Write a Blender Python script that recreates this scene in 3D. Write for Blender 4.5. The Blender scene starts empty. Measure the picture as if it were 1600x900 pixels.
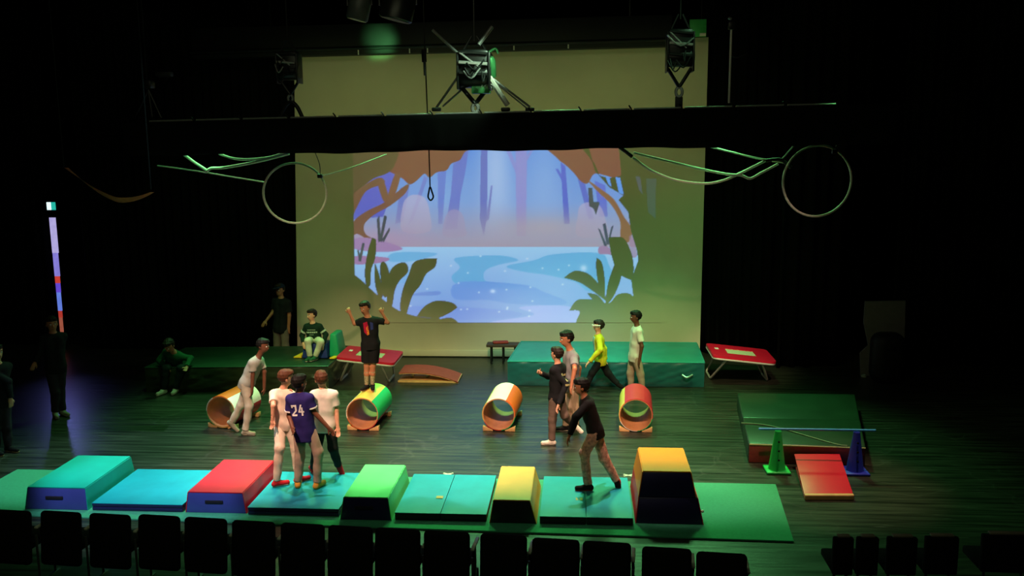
import bpy, bmesh, math, random
import numpy as np
from mathutils import Vector, Matrix
from mathutils.bvhtree import BVHTree

random.seed(7)
rng = np.random.default_rng(7)
COL = bpy.context.scene.collection
SC = bpy.context.scene

# ------------------------------------------------------------------ camera
FPX, HC = 1400.0, 4.7                      # focal length in pixels of a 1600x900 frame, eye height
YAW, PIT, ROL = math.radians(4.4), math.atan(225 / 1400), math.radians(0.6)
_f = np.array([-math.sin(YAW) * math.cos(PIT), math.cos(YAW) * math.cos(PIT), -math.sin(PIT)])
_r0 = np.array([math.cos(YAW), math.sin(YAW), 0.0]); _u0 = np.cross(_r0, _f)
_r = _r0 * math.cos(ROL) - _u0 * math.sin(ROL); _u = np.cross(_r, _f)
EYE = np.array([0, 0, HC])
cam = bpy.data.cameras.new('camera'); camo = bpy.data.objects.new('camera', cam); COL.objects.link(camo)
cam.sensor_width = 36; cam.lens = 36 * FPX / 1600; cam.clip_end = 200
m = Matrix.Identity(4)
for i in range(3):
    m[i][0] = _r[i]; m[i][1] = _u[i]; m[i][2] = -_f[i]; m[i][3] = EYE[i]
camo.matrix_world = m
SC.camera = camo

def ray(px, py): return _f + _r * (px - 800) / FPX + _u * (450 - py) / FPX
def P(px, py, z=0.0):                      # point of the place at height z seen at a pixel
    d = ray(px, py); return EYE + d * ((z - HC) / d[2])
def Q(px, py, y):                          # point of the place at stage depth y seen at a pixel
    d = ray(px, py); return EYE + d * (y / d[1])

# ------------------------------------------------------------------ world, lights, exposure
w = bpy.data.worlds.new('World'); SC.world = w; w.use_nodes = True
w.node_tree.nodes['Background'].inputs[0].default_value = (0.55, 0.8, 0.6, 1)
w.node_tree.nodes['Background'].inputs[1].default_value = 0.0
vs = SC.view_settings
vs.view_transform = 'Standard'; vs.look = 'None'; vs.gamma = 1; vs.exposure = 0.0; vs.use_curve_mapping = False

def spot(name, loc, tgt, watt, col, deg, blend=0.4, size=0.12):
    l = bpy.data.lights.new(name, 'SPOT'); l.energy = watt; l.color = col
    l.spot_size = math.radians(deg); l.spot_blend = blend; l.shadow_soft_size = size
    o = bpy.data.objects.new(name, l); COL.objects.link(o); o.location = loc
    o.rotation_euler = (Vector(tgt) - Vector(loc)).to_track_quat('-Z', 'Y').to_euler()
    return o
def area(name, loc, tgt, watt, col, sx, sy):
    l = bpy.data.lights.new(name, 'AREA'); l.energy = watt; l.color = col
    l.shape = 'RECTANGLE'; l.size = sx; l.size_y = sy
    o = bpy.data.objects.new(name, l); COL.objects.link(o); o.location = loc
    o.rotation_euler = (Vector(tgt) - Vector(loc)).to_track_quat('-Z', 'Y').to_euler()
    return o
WARM = (1.0, 0.62, 0.46); GREEN = (0.22, 1.0, 0.30); CYAN = (0.55, 0.95, 1.0); WHITE = (1.0, 0.84, 0.72)
# front-of-house spots, high above the seats, on the middle of the stage
spot('foh_spot_left', (-4.6, 7.4, 8.4), (-4.2, 13.0, 0.4), 5000, WARM, 27, 0.7)
spot('foh_spot_centre', (-1.4, 7.4, 8.4), (-1.2, 13.6, 0.4), 4200, WARM, 27, 0.7)
spot('foh_spot_right', (1.2, 7.4, 8.4), (1.0, 13.4, 0.4), 3000, WARM, 24, 0.7)
for i, x in enumerate((-4.6, -1.4, 1.6)):
    spot('foh_upstage_%d' % i, (x * 0.8, 7.2, 8.6), (x, 17.3, 0.0), 3000, (1.0, 0.76, 0.42), 24, 1.0)
spot('foh_downstage', (-5.8, 6.4, 7.2), (-5.7, 10.95, 0.1), 2600, (0.62, 0.72, 1.0), 22, 0.5, 0.03)
spot('trampoline_special', (3.0, 7.4, 8.6), (3.25, 17.9, 0.5), 2200, (1.0, 0.66, 0.5), 12, 0.8)
# overhead specials on the row of mats
spot('mat_special_left', (-6.4, 13.2, 8.6), (-6.3, 11.7, 0), 2300, CYAN, 44, 0.6, 0.02)
spot('mat_special_centre', (-3.4, 13.2, 8.6), (-3.4, 11.7, 0), 2100, WHITE, 38, 0.6, 0.02)
spot('mat_special_right', (-0.4, 13.2, 8.6), (-0.4, 11.7, 0), 2200, WHITE, 42, 0.6, 0.02)
spot('board_special', (4.0, 12.8, 8.2), (3.3, 12.2, 0), 1600, (1.0, 0.6, 0.42), 26, 0.8)
# green wash from the truss and from the back of the stage
for i, x in enumerate((-6.4, -3.4, -0.4, 2.4)):
    spot('green_wash_%d' % i, (x, 15.0, 5.6), (x * 0.9 - 0.2, 16.6, 0), 300, GREEN, 64, 0.8)
for i, x in enumerate((-6.0, -3.2, -0.4, 2.4)):
    spot('green_back_%d' % i, (x, 18.6, 7.8), (x, 13.5, 0), 2500, GREEN, 52, 0.9, 0.5)
area('house_fill', (-2, 5.0, 8.6), (-2, 16, 1.0), 70, (0.95, 1.0, 0.60), 6, 1.5)
for i, x in enumerate((-5.6, -3.2, -0.6, 1.8)):
    spot('screen_wash_%d' % i, (x, 15.2, 5.9), (x, 19.4, 3.6), 52, (0.80, 1.0, 0.36), 100, 0.6, 0.3)
# small lamps on the truss beside the hoists and the ropes
spot('hoist_lamp', (-0.9, 13.5, 6.6), (-1.95, 14.4, 5.5), 200, (0.62, 1.0, 0.66), 50, 0.7)
spot('rope_lamp_left', (-7.2, 15.4, 5.5), (-5.6, 14.9, 4.5), 110, (0.5, 1.0, 0.4), 50, 0.7)
spot('rope_lamp_right', (0.4, 15.5, 5.3), (2.0, 14.9, 4.35), 120, (0.5, 1.0, 0.4), 60, 0.7)
spot('hoist_lamp_right', (2.2, 13.6, 7.2), (1.5, 14.4, 6.3), 30, (0.4, 1.0, 0.5), 50, 0.7)
hl_ = Q(595, 62, 18.9); spot('header_lamp', (hl_[0] + 0.4, 17.6, hl_[2] - 0.35), tuple(hl_), 300, GREEN, 30, 0.9)
spot('screen_spill_left', (-7.0, 15.0, 5.4), (-5.6, 19.4, 1.4), 110, (0.5, 1.0, 0.34), 46, 1.0)
spot('green_screen_spill', (4.4, 13.5, 6.6), (2.4, 19.4, 1.6), 260, GREEN, 40, 1.0)
spot('crash_special', (-0.2, 14.8, 6.2), (-0.6, 17.9, 0.4), 700, (0.45, 1.0, 0.85), 44, 0.8)
spot('crash_special_right', (1.9, 14.8, 6.2), (1.7, 17.9, 0.4), 450, GREEN, 44, 0.8)

# ------------------------------------------------------------------ helpers: materials
def lin(c):
    c = np.asarray(c, float) / 255.0
    return np.where(c <= 0.04045, c / 12.92, ((c + 0.055) / 1.055) ** 2.4)
MATS = {}
def mat(name, rgb, rough=0.6, var=0.12, scale=9.0, bump=0.0, bscale=60.0, metal=0.0, spec=0.4, emit=0.0):
    if name in MATS: return MATS[name]
    M = bpy.data.materials.new(name); M.use_nodes = True; nt = M.node_tree
    b = nt.nodes['Principled BSDF']; c = lin(rgb)
    tc = nt.nodes.new('ShaderNodeTexCoord'); nz = nt.nodes.new('ShaderNodeTexNoise')
    nz.inputs['Scale'].default_value = scale; nz.inputs['Detail'].default_value = 4
    nt.links.new(tc.outputs['Object'], nz.inputs['Vector'])
    rp = nt.nodes.new('ShaderNodeValToRGB')
    rp.color_ramp.elements[0].position = 0.3; rp.color_ramp.elements[1].position = 0.7
    rp.color_ramp.elements[0].color = (*(c * (1 - var)), 1); rp.color_ramp.elements[1].color = (*np.minimum(c * (1 + var), 1), 1)
    nt.links.new(nz.outputs['Fac'], rp.inputs['Fac']); nt.links.new(rp.outputs['Color'], b.inputs['Base Color'])
    b.inputs['Roughness'].default_value = rough; b.inputs['Metallic'].default_value = metal
    b.inputs['Specular IOR Level'].default_value = spec
    if emit:
        nt.links.new(rp.outputs['Color'], b.inputs['Emission Color']); b.inputs['Emission Strength'].default_value = emit
    if bump:
        n2 = nt.nodes.new('ShaderNodeTexNoise'); n2.inputs['Scale'].default_value = bscale; n2.inputs['Detail'].default_value = 3
        nt.links.new(tc.outputs['Object'], n2.inputs['Vector'])
        bp = nt.nodes.new('ShaderNodeBump'); bp.inputs['Strength'].default_value = bump; bp.inputs['Distance'].default_value = 0.01
        nt.links.new(n2.outputs['Fac'], bp.inputs['Height']); nt.links.new(bp.outputs['Normal'], b.inputs['Normal'])
    MATS[name] = M; return M

def floor_material():
    M = bpy.data.materials.new('stage_floor_paint'); M.use_nodes = True; nt = M.node_tree; N = nt.nodes; L = nt.links
    b = N['Principled BSDF']; tc = N.new('ShaderNodeTexCoord')
    mp = N.new('ShaderNodeMapping'); mp.inputs['Scale'].default_value = (0.55, 9.0, 1); L.new(tc.outputs['Object'], mp.inputs['Vector'])
    n1 = N.new('ShaderNodeTexNoise'); n1.inputs['Scale'].default_value = 1.6; n1.inputs['Detail'].default_value = 6; L.new(mp.outputs[0], n1.inputs['Vector'])
    r1 = N.new('ShaderNodeValToRGB'); r1.color_ramp.elements[0].position = 0.35; r1.color_ramp.elements[1].position = 0.75
    r1.color_ramp.elements[0].color = (0.009, 0.011, 0.007, 1); r1.color_ramp.elements[1].color = (0.046, 0.050, 0.032, 1)
    L.new(n1.outputs['Fac'], r1.inputs['Fac'])
    # pale scuffs along the boards
    mp2 = N.new('ShaderNodeMapping'); mp2.inputs['Scale'].default_value = (1.0, 14.0, 1); L.new(tc.outputs['Object'], mp2.inputs['Vector'])
    n2 = N.new('ShaderNodeTexNoise'); n2.inputs['Scale'].default_value = 2.3; n2.inputs['Detail'].default_value = 3; L.new(mp2.outputs[0], n2.inputs['Vector'])
    r2 = N.new('ShaderNodeValToRGB'); r2.color_ramp.elements[0].position = 0.66; r2.color_ramp.elements[1].position = 0.76
    L.new(n2.outputs['Fac'], r2.inputs['Fac'])
    mx = N.new('ShaderNodeMixRGB'); mx.inputs[2].default_value = (0.17, 0.17, 0.15, 1)
    ml = N.new('ShaderNodeMath'); ml.operation = 'MULTIPLY'; ml.inputs[1].default_value = 0.75
    L.new(r2.outputs['Color'], ml.inputs[0]); L.new(ml.outputs[0], mx.inputs[0]); L.new(r1.outputs['Color'], mx.inputs[1])
    # long scratches
    n3 = N.new('ShaderNodeTexVoronoi'); n3.feature = 'DISTANCE_TO_EDGE'; n3.inputs['Scale'].default_value = 0.55
    n3b = N.new('ShaderNodeTexNoise'); n3b.inputs['Scale'].default_value = 1.2; L.new(tc.outputs['Object'], n3b.inputs['Vector'])
    va = N.new('ShaderNodeVectorMath'); va.operation = 'ADD'; L.new(tc.outputs['Object'], va.inputs[0]); L.new(n3b.outputs['Color'], va.inputs[1]); L.new(va.outputs[0], n3.inputs['Vector'])
    r3 = N.new('ShaderNodeValToRGB'); r3.color_ramp.elements[0].position = 0.0; r3.color_ramp.elements[1].position = 0.012
    r3.color_ramp.elements[0].color = (0.45, 0.45, 0.45, 1); r3.color_ramp.elements[1].color = (0, 0, 0, 1); L.new(n3.outputs['Distance'], r3.inputs['Fac'])
    mm = N.new('ShaderNodeMath'); mm.operation = 'MULTIPLY'; L.new(r3.outputs['Color'], mm.inputs[0]); L.new(n2.outputs['Fac'], mm.inputs[1])
    mx2 = N.new('ShaderNodeMixRGB'); mx2.inputs[2].default_value = (0.1, 0.1, 0.085, 1); L.new(mm.outputs[0], mx2.inputs[0]); L.new(mx.outputs[0], mx2.inputs[1])
    L.new(mx2.outputs[0], b.inputs['Base Color'])
    rr = N.new('ShaderNodeMapRange'); rr.inputs[3].default_value = 0.22; rr.inputs[4].default_value = 0.45; L.new(n1.outputs['Fac'], rr.inputs[0]); L.new(rr.outputs[0], b.inputs['Roughness'])
    bp = N.new('ShaderNodeBump'); bp.inputs['Strength'].default_value = 0.35; bp.inputs['Distance'].default_value = 0.01
    L.new(n1.outputs['Fac'], bp.inputs['Height']); L.new(bp.outputs[0], b.inputs['Normal'])
    b.inputs['Specular IOR Level'].default_value = 0.45
    return M

# ------------------------------------------------------------------ helpers: geometry
class MB:
    """collects shapes for ONE mesh object"""
    def __init__(s): s.bm = bmesh.new()
    def box(s, c, size, bevel=0.0, rot=None, seg=2):
        r = bmesh.ops.create_cube(s.bm, size=1.0)
        M = Matrix.Translation(Vector(c)) @ (rot.to_4x4() if rot is not None else Matrix.Identity(4)) @ Matrix.Diagonal((*size, 1))
        bmesh.ops.transform(s.bm, matrix=M, verts=r['verts'])
        if bevel:
            es = list({e for v in r['verts'] for e in v.link_edges})
            bmesh.ops.bevel(s.bm, geom=es, offset=bevel, segments=seg, affect='EDGES', profile=0.5)
        return s
    def hexa(s, lo, hi, bevel=0.0, seg=2):  # 4 bottom + 4 top points in the same turning order (seen from above, anticlockwise)
        v = [s.bm.verts.new(Vector(p)) for p in list(lo) + list(hi)]
        fs = [(3, 2, 1, 0), (4, 5, 6, 7)] + [(i, (i + 1) % 4, 4 + (i + 1) % 4, 4 + i) for i in range(4)]
        for f in fs: s.bm.faces.new([v[i] for i in f])
        if bevel:
            es = list({e for q in v for e in q.link_edges})
            bmesh.ops.bevel(s.bm, geom=es, offset=bevel, segments=seg, affect='EDGES', profile=0.5)
        return s
    def tube(s, pts, r, n=8, smooth=0, closed=False):
        pts = [Vector(p) for p in pts]
        if smooth: pts = catmull(pts, smooth, closed)
        k = len(pts); rings = []; prev = None
        for i, p in enumerate(pts):
            if closed: t = pts[(i + 1) % k] - pts[i - 1]
            else: t = pts[min(i + 1, k - 1)] - pts[max(i - 1, 0)]
            t.normalize()
            a = prev if prev is not None else (Vector((0, 0, 1)) if abs(t.z) < 0.9 else Vector((1, 0, 0)))
            x = (a - t * a.dot(t)); x.normalize(); y = t.cross(x); prev = x
            rr = r[i] if isinstance(r, (list, tuple)) else r
            rings.append([s.bm.verts.new(p + x * math.cos(2 * math.pi * j / n) * rr + y * math.sin(2 * math.pi * j / n) * rr) for j in range(n)])
        for i in range(k if closed else k - 1):
            A, B = rings[i], rings[(i + 1) % k]
            for j in range(n): s.bm.faces.new((A[j], A[(j + 1) % n], B[(j + 1) % n], B[j]))
        if not closed:
            s.bm.faces.new(rings[0][::-1]); s.bm.faces.new(rings[-1])
        return s
    def lathe(s, prof, c=(0, 0, 0), n=24, rot=None):
        rings = []
        for r, z in prof:
            ring = []
            for j in range(n):
                a = 2 * math.pi * j / n; p = Vector((r * math.cos(a), r * math.sin(a), z))
                if rot is not None: p = rot @ p
                ring.append(s.bm.verts.new(p + Vector(c)))
            rings.append(ring)
        for A, B in zip(rings, rings[1:]):
            for j in range(n): s.bm.faces.new((A[j], A[(j + 1) % n], B[(j + 1) % n], B[j]))
        if prof[0][0] > 1e-6: s.bm.faces.new(rings[0][::-1])
        if prof[-1][0] > 1e-6: s.bm.faces.new(rings[-1])
        bmesh.ops.remove_doubles(s.bm, verts=s.bm.verts, dist=1e-6)
        return s
    def ball(s, c, r, sub=2, sc=(1, 1, 1)):
        q = bmesh.ops.create_icosphere(s.bm, subdivisions=sub, radius=r)
        bmesh.ops.transform(s.bm, matrix=Matrix.Translation(Vector(c)) @ Matrix.Diagonal((*sc, 1)), verts=q['verts']); return s
    def build(s, name, material, parent=None, origin=None, smooth=True, angle=40):
        me = bpy.data.meshes.new(name)
        bmesh.ops.recalc_face_normals(s.bm, faces=s.bm.faces)
        o = bpy.data.objects.new(name, me); COL.objects.link(o)
        off = Vector((0, 0, 0))
        if parent is not None: o.parent = parent; off = parent['_o'] if '_o' in parent else (0, 0, 0); off = Vector(off)
        elif origin is not None: off = Vector(origin); o.location = off; o['_o'] = list(off)
        if parent is not None: o['_o'] = list(off)
        if off.length: bmesh.ops.translate(s.bm, vec=-off, verts=s.bm.verts)
        s.bm.to_mesh(me); s.bm.free(); me.materials.append(material)
        if smooth:
            me.shade_smooth(); me.set_sharp_from_angle(angle=math.radians(angle))
        return o
def catmull(pts, n, closed=False):
    out = []; k = len(pts)
    for i in range(k if closed else k - 1):
        if closed: p0, p1, p2, p3 = pts[i - 1], pts[i], pts[(i + 1) % k], pts[(i + 2) % k]
        else: p0, p1, p2, p3 = pts[max(i - 1, 0)], pts[i], pts[i + 1], pts[min(i + 2, k - 1)]
        for j in range(n):
            t = j / n
            out.append(0.5 * ((2 * p1) + (p2 - p0) * t + (2 * p0 - 5 * p1 + 4 * p2 - p3) * t * t + (3 * p1 - p0 - 3 * p2 + p3) * t ** 3))
    if not closed: out.append(pts[-1])
    return out
def tag(o, label, cat, group=None):
    o['label'] = label; o['category'] = cat
    if group: o['group'] = group
    return o
def thing(name, label, cat, loc, group=None):       # an Empty at the thing's base
    o = bpy.data.objects.new(name, None); COL.objects.link(o); o.empty_display_size = 0.1
    o.location = loc; o['_o'] = [float(v) for v in loc]
    return tag(o, label, cat, group)
def struct(o): o['kind'] = 'structure'; return o
def mesh_np(name, V, F, material, parent=None, smooth=True):
    me = bpy.data.meshes.new(name); off = np.zeros(3)
    if parent is not None and '_o' in parent: off = np.array(list(parent['_o']))
    V = np.asarray(V, np.float64) - off
    me.vertices.add(len(V)); me.vertices.foreach_set('co', V.ravel().astype(np.float32))
    k = F.shape[1]; me.loops.add(F.size); me.polygons.add(len(F))
    me.loops.foreach_set('vertex_index', F.ravel().astype(np.int32))
    me.polygons.foreach_set('loop_start', np.arange(0, F.size, k, dtype=np.int32))
    me.update(calc_edges=True)
    if smooth: me.shade_smooth()
    me.materials.append(material)
    o = bpy.data.objects.new(name, me); COL.objects.link(o)
    if parent is not None: o.parent = parent; o['_o'] = list(map(float, off))
    return o

# ------------------------------------------------------------------ materials
BLACK = mat('black_cloth', (8, 9, 8), 0.95, 0.2, 3, 0.3, 200, spec=0.1)
BLACKP = mat('black_paint', (12, 13, 12), 0.6, 0.2, 5)
BLACKM = mat('black_metal', (26, 28, 27), 0.4, 0.2, 8, metal=0.3)
STEEL = mat('bright_steel', (190, 192, 188), 0.3, 0.1, 20, metal=0.7)
PIPE = mat('pale_tube_paint', (205, 203, 190), 0.4, 0.06, 20)
ROPE = mat('white_rope', (225, 225, 210), 0.7, 0.1, 60, 0.3, 300)
WOOD = mat('barrel_plywood', (196, 132, 84), 0.55, 0.14, 7, 0.15, 40)
PINE = mat('pale_pine', (214, 168, 108), 0.55, 0.12, 10, 0.15, 40)
RED = mat('red_vinyl', (214, 22, 52), 0.42, 0.05, 6, 0.08, 25)
TEAL = mat('teal_vinyl', (8, 172, 150), 0.5, 0.07, 5, 0.12, 30)
BLUEM = mat('blue_mat_vinyl', (8, 146, 164), 0.5, 0.08, 4, 0.15, 25)
GREENM = mat('green_mat_felt', (58, 150, 110), 0.9, 0.08, 30, 0.2, 250)
NAVY = mat('navy_vinyl', (60, 68, 140), 0.45, 0.08, 5, 0.1, 30)
DNAVY = mat('dark_navy_vinyl', (30, 26, 74), 0.42, 0.08, 5, 0.1, 30)
LIME = mat('light_green_vinyl', (104, 224, 130), 0.45, 0.05, 5, 0.08, 30)
YEL = mat('yellow_vinyl', (240, 172, 72), 0.45, 0.05, 5, 0.08, 30)
AMBER = mat('amber_vinyl', (255, 142, 4), 0.42, 0.05, 5, 0.08, 30)
ORANGE = mat('orange_panel', (238, 96, 26), 0.42, 0.06, 5)
CREAMP = mat('cream_panel', (250, 242, 226), 0.45, 0.05, 5)
REDP = mat('red_panel', (206, 40, 56), 0.42, 0.05, 5)
GREENP = mat('green_panel', (24, 190, 104), 0.42, 0.05, 5)
YELP = mat('yellow_panel', (240, 206, 96), 0.42, 0.05, 5)
DARKHOLE = mat('dark_slot', (16, 14, 24), 0.8, 0.1)

# ------------------------------------------------------------------ the setting
o = struct(MB().box((-2, 9, -0.1), (36, 34, 0.2)).build('floor', floor_material(), smooth=False))
struct(MB().box((-2, 24.1, 4.4), (36, 0.2, 9.4)).build('wall_back', BLACK, smooth=False))
struct(MB().box((-18.1, 9, 4.4), (0.2, 34, 9.4)).build('wall_left', BLACK, smooth=False))
struct(MB().box((14.1, 9, 4.4), (0.2, 34, 9.4)).build('wall_right', BLACK, smooth=False))
struct(MB().box((-2, -6.1, 4.4), (36, 0.2, 9.4)).build('wall_front', BLACK, smooth=False))
struct(MB().box((-2, 9, 9.2), (36, 34, 0.2)).build('ceiling', BLACK, smooth=False))

def curtain(x0, y0, x1, y1, z0, z1, label, pleat=0.22, depth=0.07):
    L = math.hypot(x1 - x0, y1 - y0); n = int(L / pleat * 6); nz = 8
    dx, dy = (x1 - x0) / L, (y1 - y0) / L; V = []; F = []
    ph = random.random() * 6
    for side in (0, 1):
        for j in range(nz + 1):
            z = z0 + (z1 - z0) * j / nz; fl = 1.0 - 0.35 * j / nz
            for i in range(n + 1):
                s_ = L * i / n; wv = depth * fl * (math.sin(2 * math.pi * s_ / pleat + ph) + 0.5 * math.sin(2 * math.pi * s_ / (pleat * 2.7)))
                off = wv + (0.012 if side else 0)
                V.append((x0 + dx * s_ - dy * off, y0 + dy * s_ + dx * off, z))
    st = (n + 1) * (nz + 1)
    for side in (0, 1):
        for j in range(nz):
            for i in range(n):
                a = side * st + j * (n + 1) + i; q = (a, a + 1, a + n + 2, a + n + 1); F.append(q if side == 0 else q[::-1])
    def edge(a, b): F.append((a, b, b + st, a + st))
    for i in range(n): edge(i + 1, i); edge(nz * (n + 1) + i, nz * (n + 1) + i + 1)
    for j in range(nz): edge(j * (n + 1), (j + 1) * (n + 1)); edge((j + 1) * (n + 1) + n, j * (n + 1) + n)
    ob = mesh_np('stage_curtain', np.array(V), np.array(F), BLACK)
    tag(ob, label, 'curtain', 'black stage curtains'); return ob
curtain(-11.6, 20.0, -6.2, 20.0, 0.01, 8.5, 'black pleated curtain directly left of the projection screen')
curtain(2.5, 20.0, 6.2, 20.0, 0.01, 8.5, 'black pleated curtain directly right of the projection screen')
curtain(4.1, 18.7, 5.35, 18.9, 0.01, 8.5, 'black pleated curtain hanging behind the right trampoline', 0.3, 0.09)
curtain(-17.5, 20.4, -12.5, 20.4, 0.01, 8.5, 'black curtain at far left beyond the lit gap')
curtain(6.6, 19.2, 13.5, 18.6, 0.01, 8.5, 'black curtain at far right beyond the pale panel')

rb = MB().box((-2.0, 13.03, 8.6), (15.0, 0.06, 1.0), 0.01).build('added_shade_border', BLACK, origin=(-2.0, 13.03, 8.1)); tag(rb, 'added black border out of view, shading the front strip of mats', 'border')  # unseen cloth added to keep the mat lamps off the front strip
# projection screen with the lit picture
YS = 19.44
SCR = mat('screen_cloth', (206, 196, 168), 0.9, 0.03, 2, 0.05, 80, spec=0.1)
scr = thing('projection_screen', 'large pale projection screen hanging at the back of the stage', 'screen', (-1.88, YS, 0))
mb = MB()
tl, tr = Q(468, 84, YS), Q(1107, 58, YS)
mb.hexa([(-6.40, YS, 0.02), (2.62, YS, 0.02), (2.62, YS + 0.03, 0.02), (-6.40, YS + 0.03, 0.02)],
        [(tl[0] - 0.12, YS, tl[2]), (tr[0], YS, tr[2]), (tr[0], YS + 0.03, tr[2]), (tl[0] - 0.12, YS + 0.03, tl[2])])
mb.build('screen_sheet', SCR, scr, smooth=False)
MB().box((-1.89, YS - 0.02, 0.09), (9.02, 0.05, 0.14), 0.01).build('bottom_hem', SCR, scr)

def picture():
    st = 1.2; X = np.arange(545, 1034, st); Yp = np.arange(222, 504.5, st); GX, GY = np.meshgrid(X, Yp)
    ss = [(-0.3, -0.3), (0.3, -0.3), (-0.3, 0.3), (0.3, 0.3)]
    img = np.zeros(GX.shape + (3,))
    L = lambda pts: [(440 + a / 2.647, 180 + b / 2.647) for a, b in pts]
    R = lambda pts: [(740 + a / 2.647, 180 + b / 2.647) for a, b in pts]
    def cov(poly):
        c = np.zeros(GX.shape)
        for dx, dy in ss:
            x, y = GX + dx, GY + dy; ins = np.zeros(GX.shape, bool); n = len(poly)
            for i in range(n):
                x1, y1 = poly[i]; x2, y2 = poly[(i + 1) % n]
                if y1 == y2: continue
                k = ((y1 > y) != (y2 > y)) & (x < (x2 - x1) * (y - y1) / (y2 - y1) + x1); ins ^= k
            c += ins
        return c / 4
    def sm(pl, n=4): return [tuple(p) for p in catmull([Vector((a, b, 0)).to_2d().to_3d() for a, b in pl], n, True)]
    def leaf(poly):                                  # smooth outline that keeps its pointed tips
        out = []; n = len(poly)
        for i in range(n):
            p, q, r = Vector(poly[i - 1]), Vector(poly[i]), Vector(poly[(i + 1) % n])
            sharp = (p - q).length > 1e-6 and (r - q).length > 1e-6 and (p - q).angle(r - q) < math.radians(78)
            out += [poly[i]] * (3 if sharp else 1)
        return out
    def put(poly, col, a=1.0, smooth=True):
        if smooth: poly = [(p[0], p[1]) for p in sm(poly)]
        c = (cov(poly) * a)[..., None]; img[:] = img * (1 - c) + np.array(col, float) * c
    def fade(y0, y1, col, a0, a1):
        t = np.clip((GY - y0) / (y1 - y0), 0, 1); a = (a0 + (a1 - a0) * t)
        a = np.where((GY < y0) | (GY > y1), 0, a)[..., None]; img[:] = img * (1 - a) + np.array(col, float) * a
    def glow(cx, cy, rx, ry, col, a):
        d = ((GX - cx) / rx) ** 2 + ((GY - cy) / ry) ** 2; q = (a * np.exp(-d))[..., None]; img[:] = img * (1 - q) + np.array(col, float) * q
    # sky
    t = np.clip((GY - 225) / 150, 0, 1)[..., None]
    img[:] = np.array([84, 136, 214.]) * (1 - t) + np.array([138, 164, 206.]) * t
    glow(775, 260, 26, 120, (172, 196, 228), 0.7); glow(850, 290, 30, 120, (140, 176, 222), 0.5); glow(690, 310, 40, 60, (126, 168, 218), 0.5)
    # trunks
    put(L([(715, 130), (776, 130), (757, 250), (740, 330), (726, 470), (676, 470), (700, 330)]), (98, 112, 190), 0.85, False)
    put(L([(645, 220), (682, 220), (665, 450), (648, 450)]), (96, 116, 196), 0.75, False)
    put(L([(824, 130), (852, 130), (850, 420), (836, 500), (820, 430)]), (96, 108, 182), 0.9, False)
    put(L([(866, 290), (873, 290), (858, 430), (845, 440)]), (104, 112, 180), 0.8, False)
    put(L([(590, 250), (604, 262), (545, 430), (524, 455)]), (108, 116, 188), 0.7, False)
    put(L([(490, 300), (530, 290), (500, 440), (470, 450)]), (100, 105, 180), 0.6, False)
    put(R([(172, 120), (222, 120), (216, 500), (178, 500)]), (138, 138, 200), 0.9, False)
    put(R([(132, 140), (150, 140), (182, 220), (176, 244)]), (134, 136, 200), 0.8, False)
    put(R([(238, 135), (250, 138), (222, 190), (216, 176)]), (134, 136, 200), 0.8, False)
    put(R([(360, 195), (380, 212), (398, 450), (374, 450)]), (84, 98, 192), 0.9, False)
    put(R([(338, 222), (350, 222), (368, 255), (364, 268)]), (84, 98, 192), 0.9, False)
    put(R([(430, 260), (462, 285), (496, 430), (476, 430)]), (86, 98, 186), 0.8, False)
    put(R([(500, 270), (545, 290), (555, 420), (520, 420)]), (92, 104, 196), 0.8, False)
    # mist and banks of pale bushes
    put(L([(500, 380), (520, 340), (555, 328), (595, 345), (612, 400), (612, 480), (500, 480)]), (176, 172, 200), 0.7)
    put(L([(672, 440), (690, 400), (720, 390), (748, 410), (760, 460), (760, 500), (672, 500)]), (150, 146, 188), 0.7)
    put(R([(430, 420), (440, 375), (475, 360), (520, 372), (545, 430), (548, 500), (430, 500)]), (170, 166, 198), 0.7)
    fade(315, 388, (156, 148, 164), 0.0, 0.95)
    glow(560 + 40, 375, 60, 18, (168, 142, 172), 0.6); glow(850, 355, 70, 16, (172, 158, 160), 0.5)
    # water
    w_ = (GY > 385.5)
    t = np.clip((GY - 386) / 117, 0, 1)[..., None]
    wat = np.array([148, 194, 228.]) * (1 - t) + np.array([112, 150, 216.]) * t
    img[:] = np.where(w_[..., None], wat, img)
    TQ = (98, 168, 212)
    put(L([(720, 590), (900, 580), (980, 600), (900, 618), (840, 645), (850, 690), (960, 700), (960, 722), (760, 712), (702, 672), (738, 630)]), TQ, 0.9)
    put(L([(470, 568), (640, 570), (600, 590), (520, 606), (440, 602)]), TQ, 0.8)
    put(L([(560, 735), (650, 728), (645, 744), (545, 746)]), (104, 140, 206), 0.8)
    put(L([(400, 640), (560, 640), (600, 660), (560, 690), (420, 690)]), (110, 170, 220), 0.6)
    put(R([(135, 625), (250, 600), (330, 575), (520, 570), (560, 620), (590, 710), (480, 730), (420, 690), (300, 660), (220, 650)]), TQ, 0.9)
    put(R([(-60, 690), (200, 700), (300, 735), (384, 770), (340, 786), (160, 780), (60, 765), (-80, 760)]), (104, 150, 216), 0.9)
    put(R([(-260, 790), (60, 800), (200, 820), (120, 840), (-260, 845)]), (106, 144, 216), 0.8)
    put(R([(185, 795), (330, 786), (420, 800), (460, 858), (70, 858), (250, 826)]), (148, 168, 232), 0.9)
    for _ in range(26):
        a, b = 640 + rng.random() * 300, 400 + rng.random() * 95; glow(a, b, 1.5, 1.2, (215, 232, 250), 0.8)
    glow(912, 419, 5, 5, (180, 215, 240), 0.9); glow(770, 455, 4, 3, (200, 225, 250), 0.8)
    # left tree, canopy, bank
    put(L([(285, 140), (470, 140), (480, 250), (420, 420), (300, 430), (285, 430)]), (92, 100, 186), 0.95, False)
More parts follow.
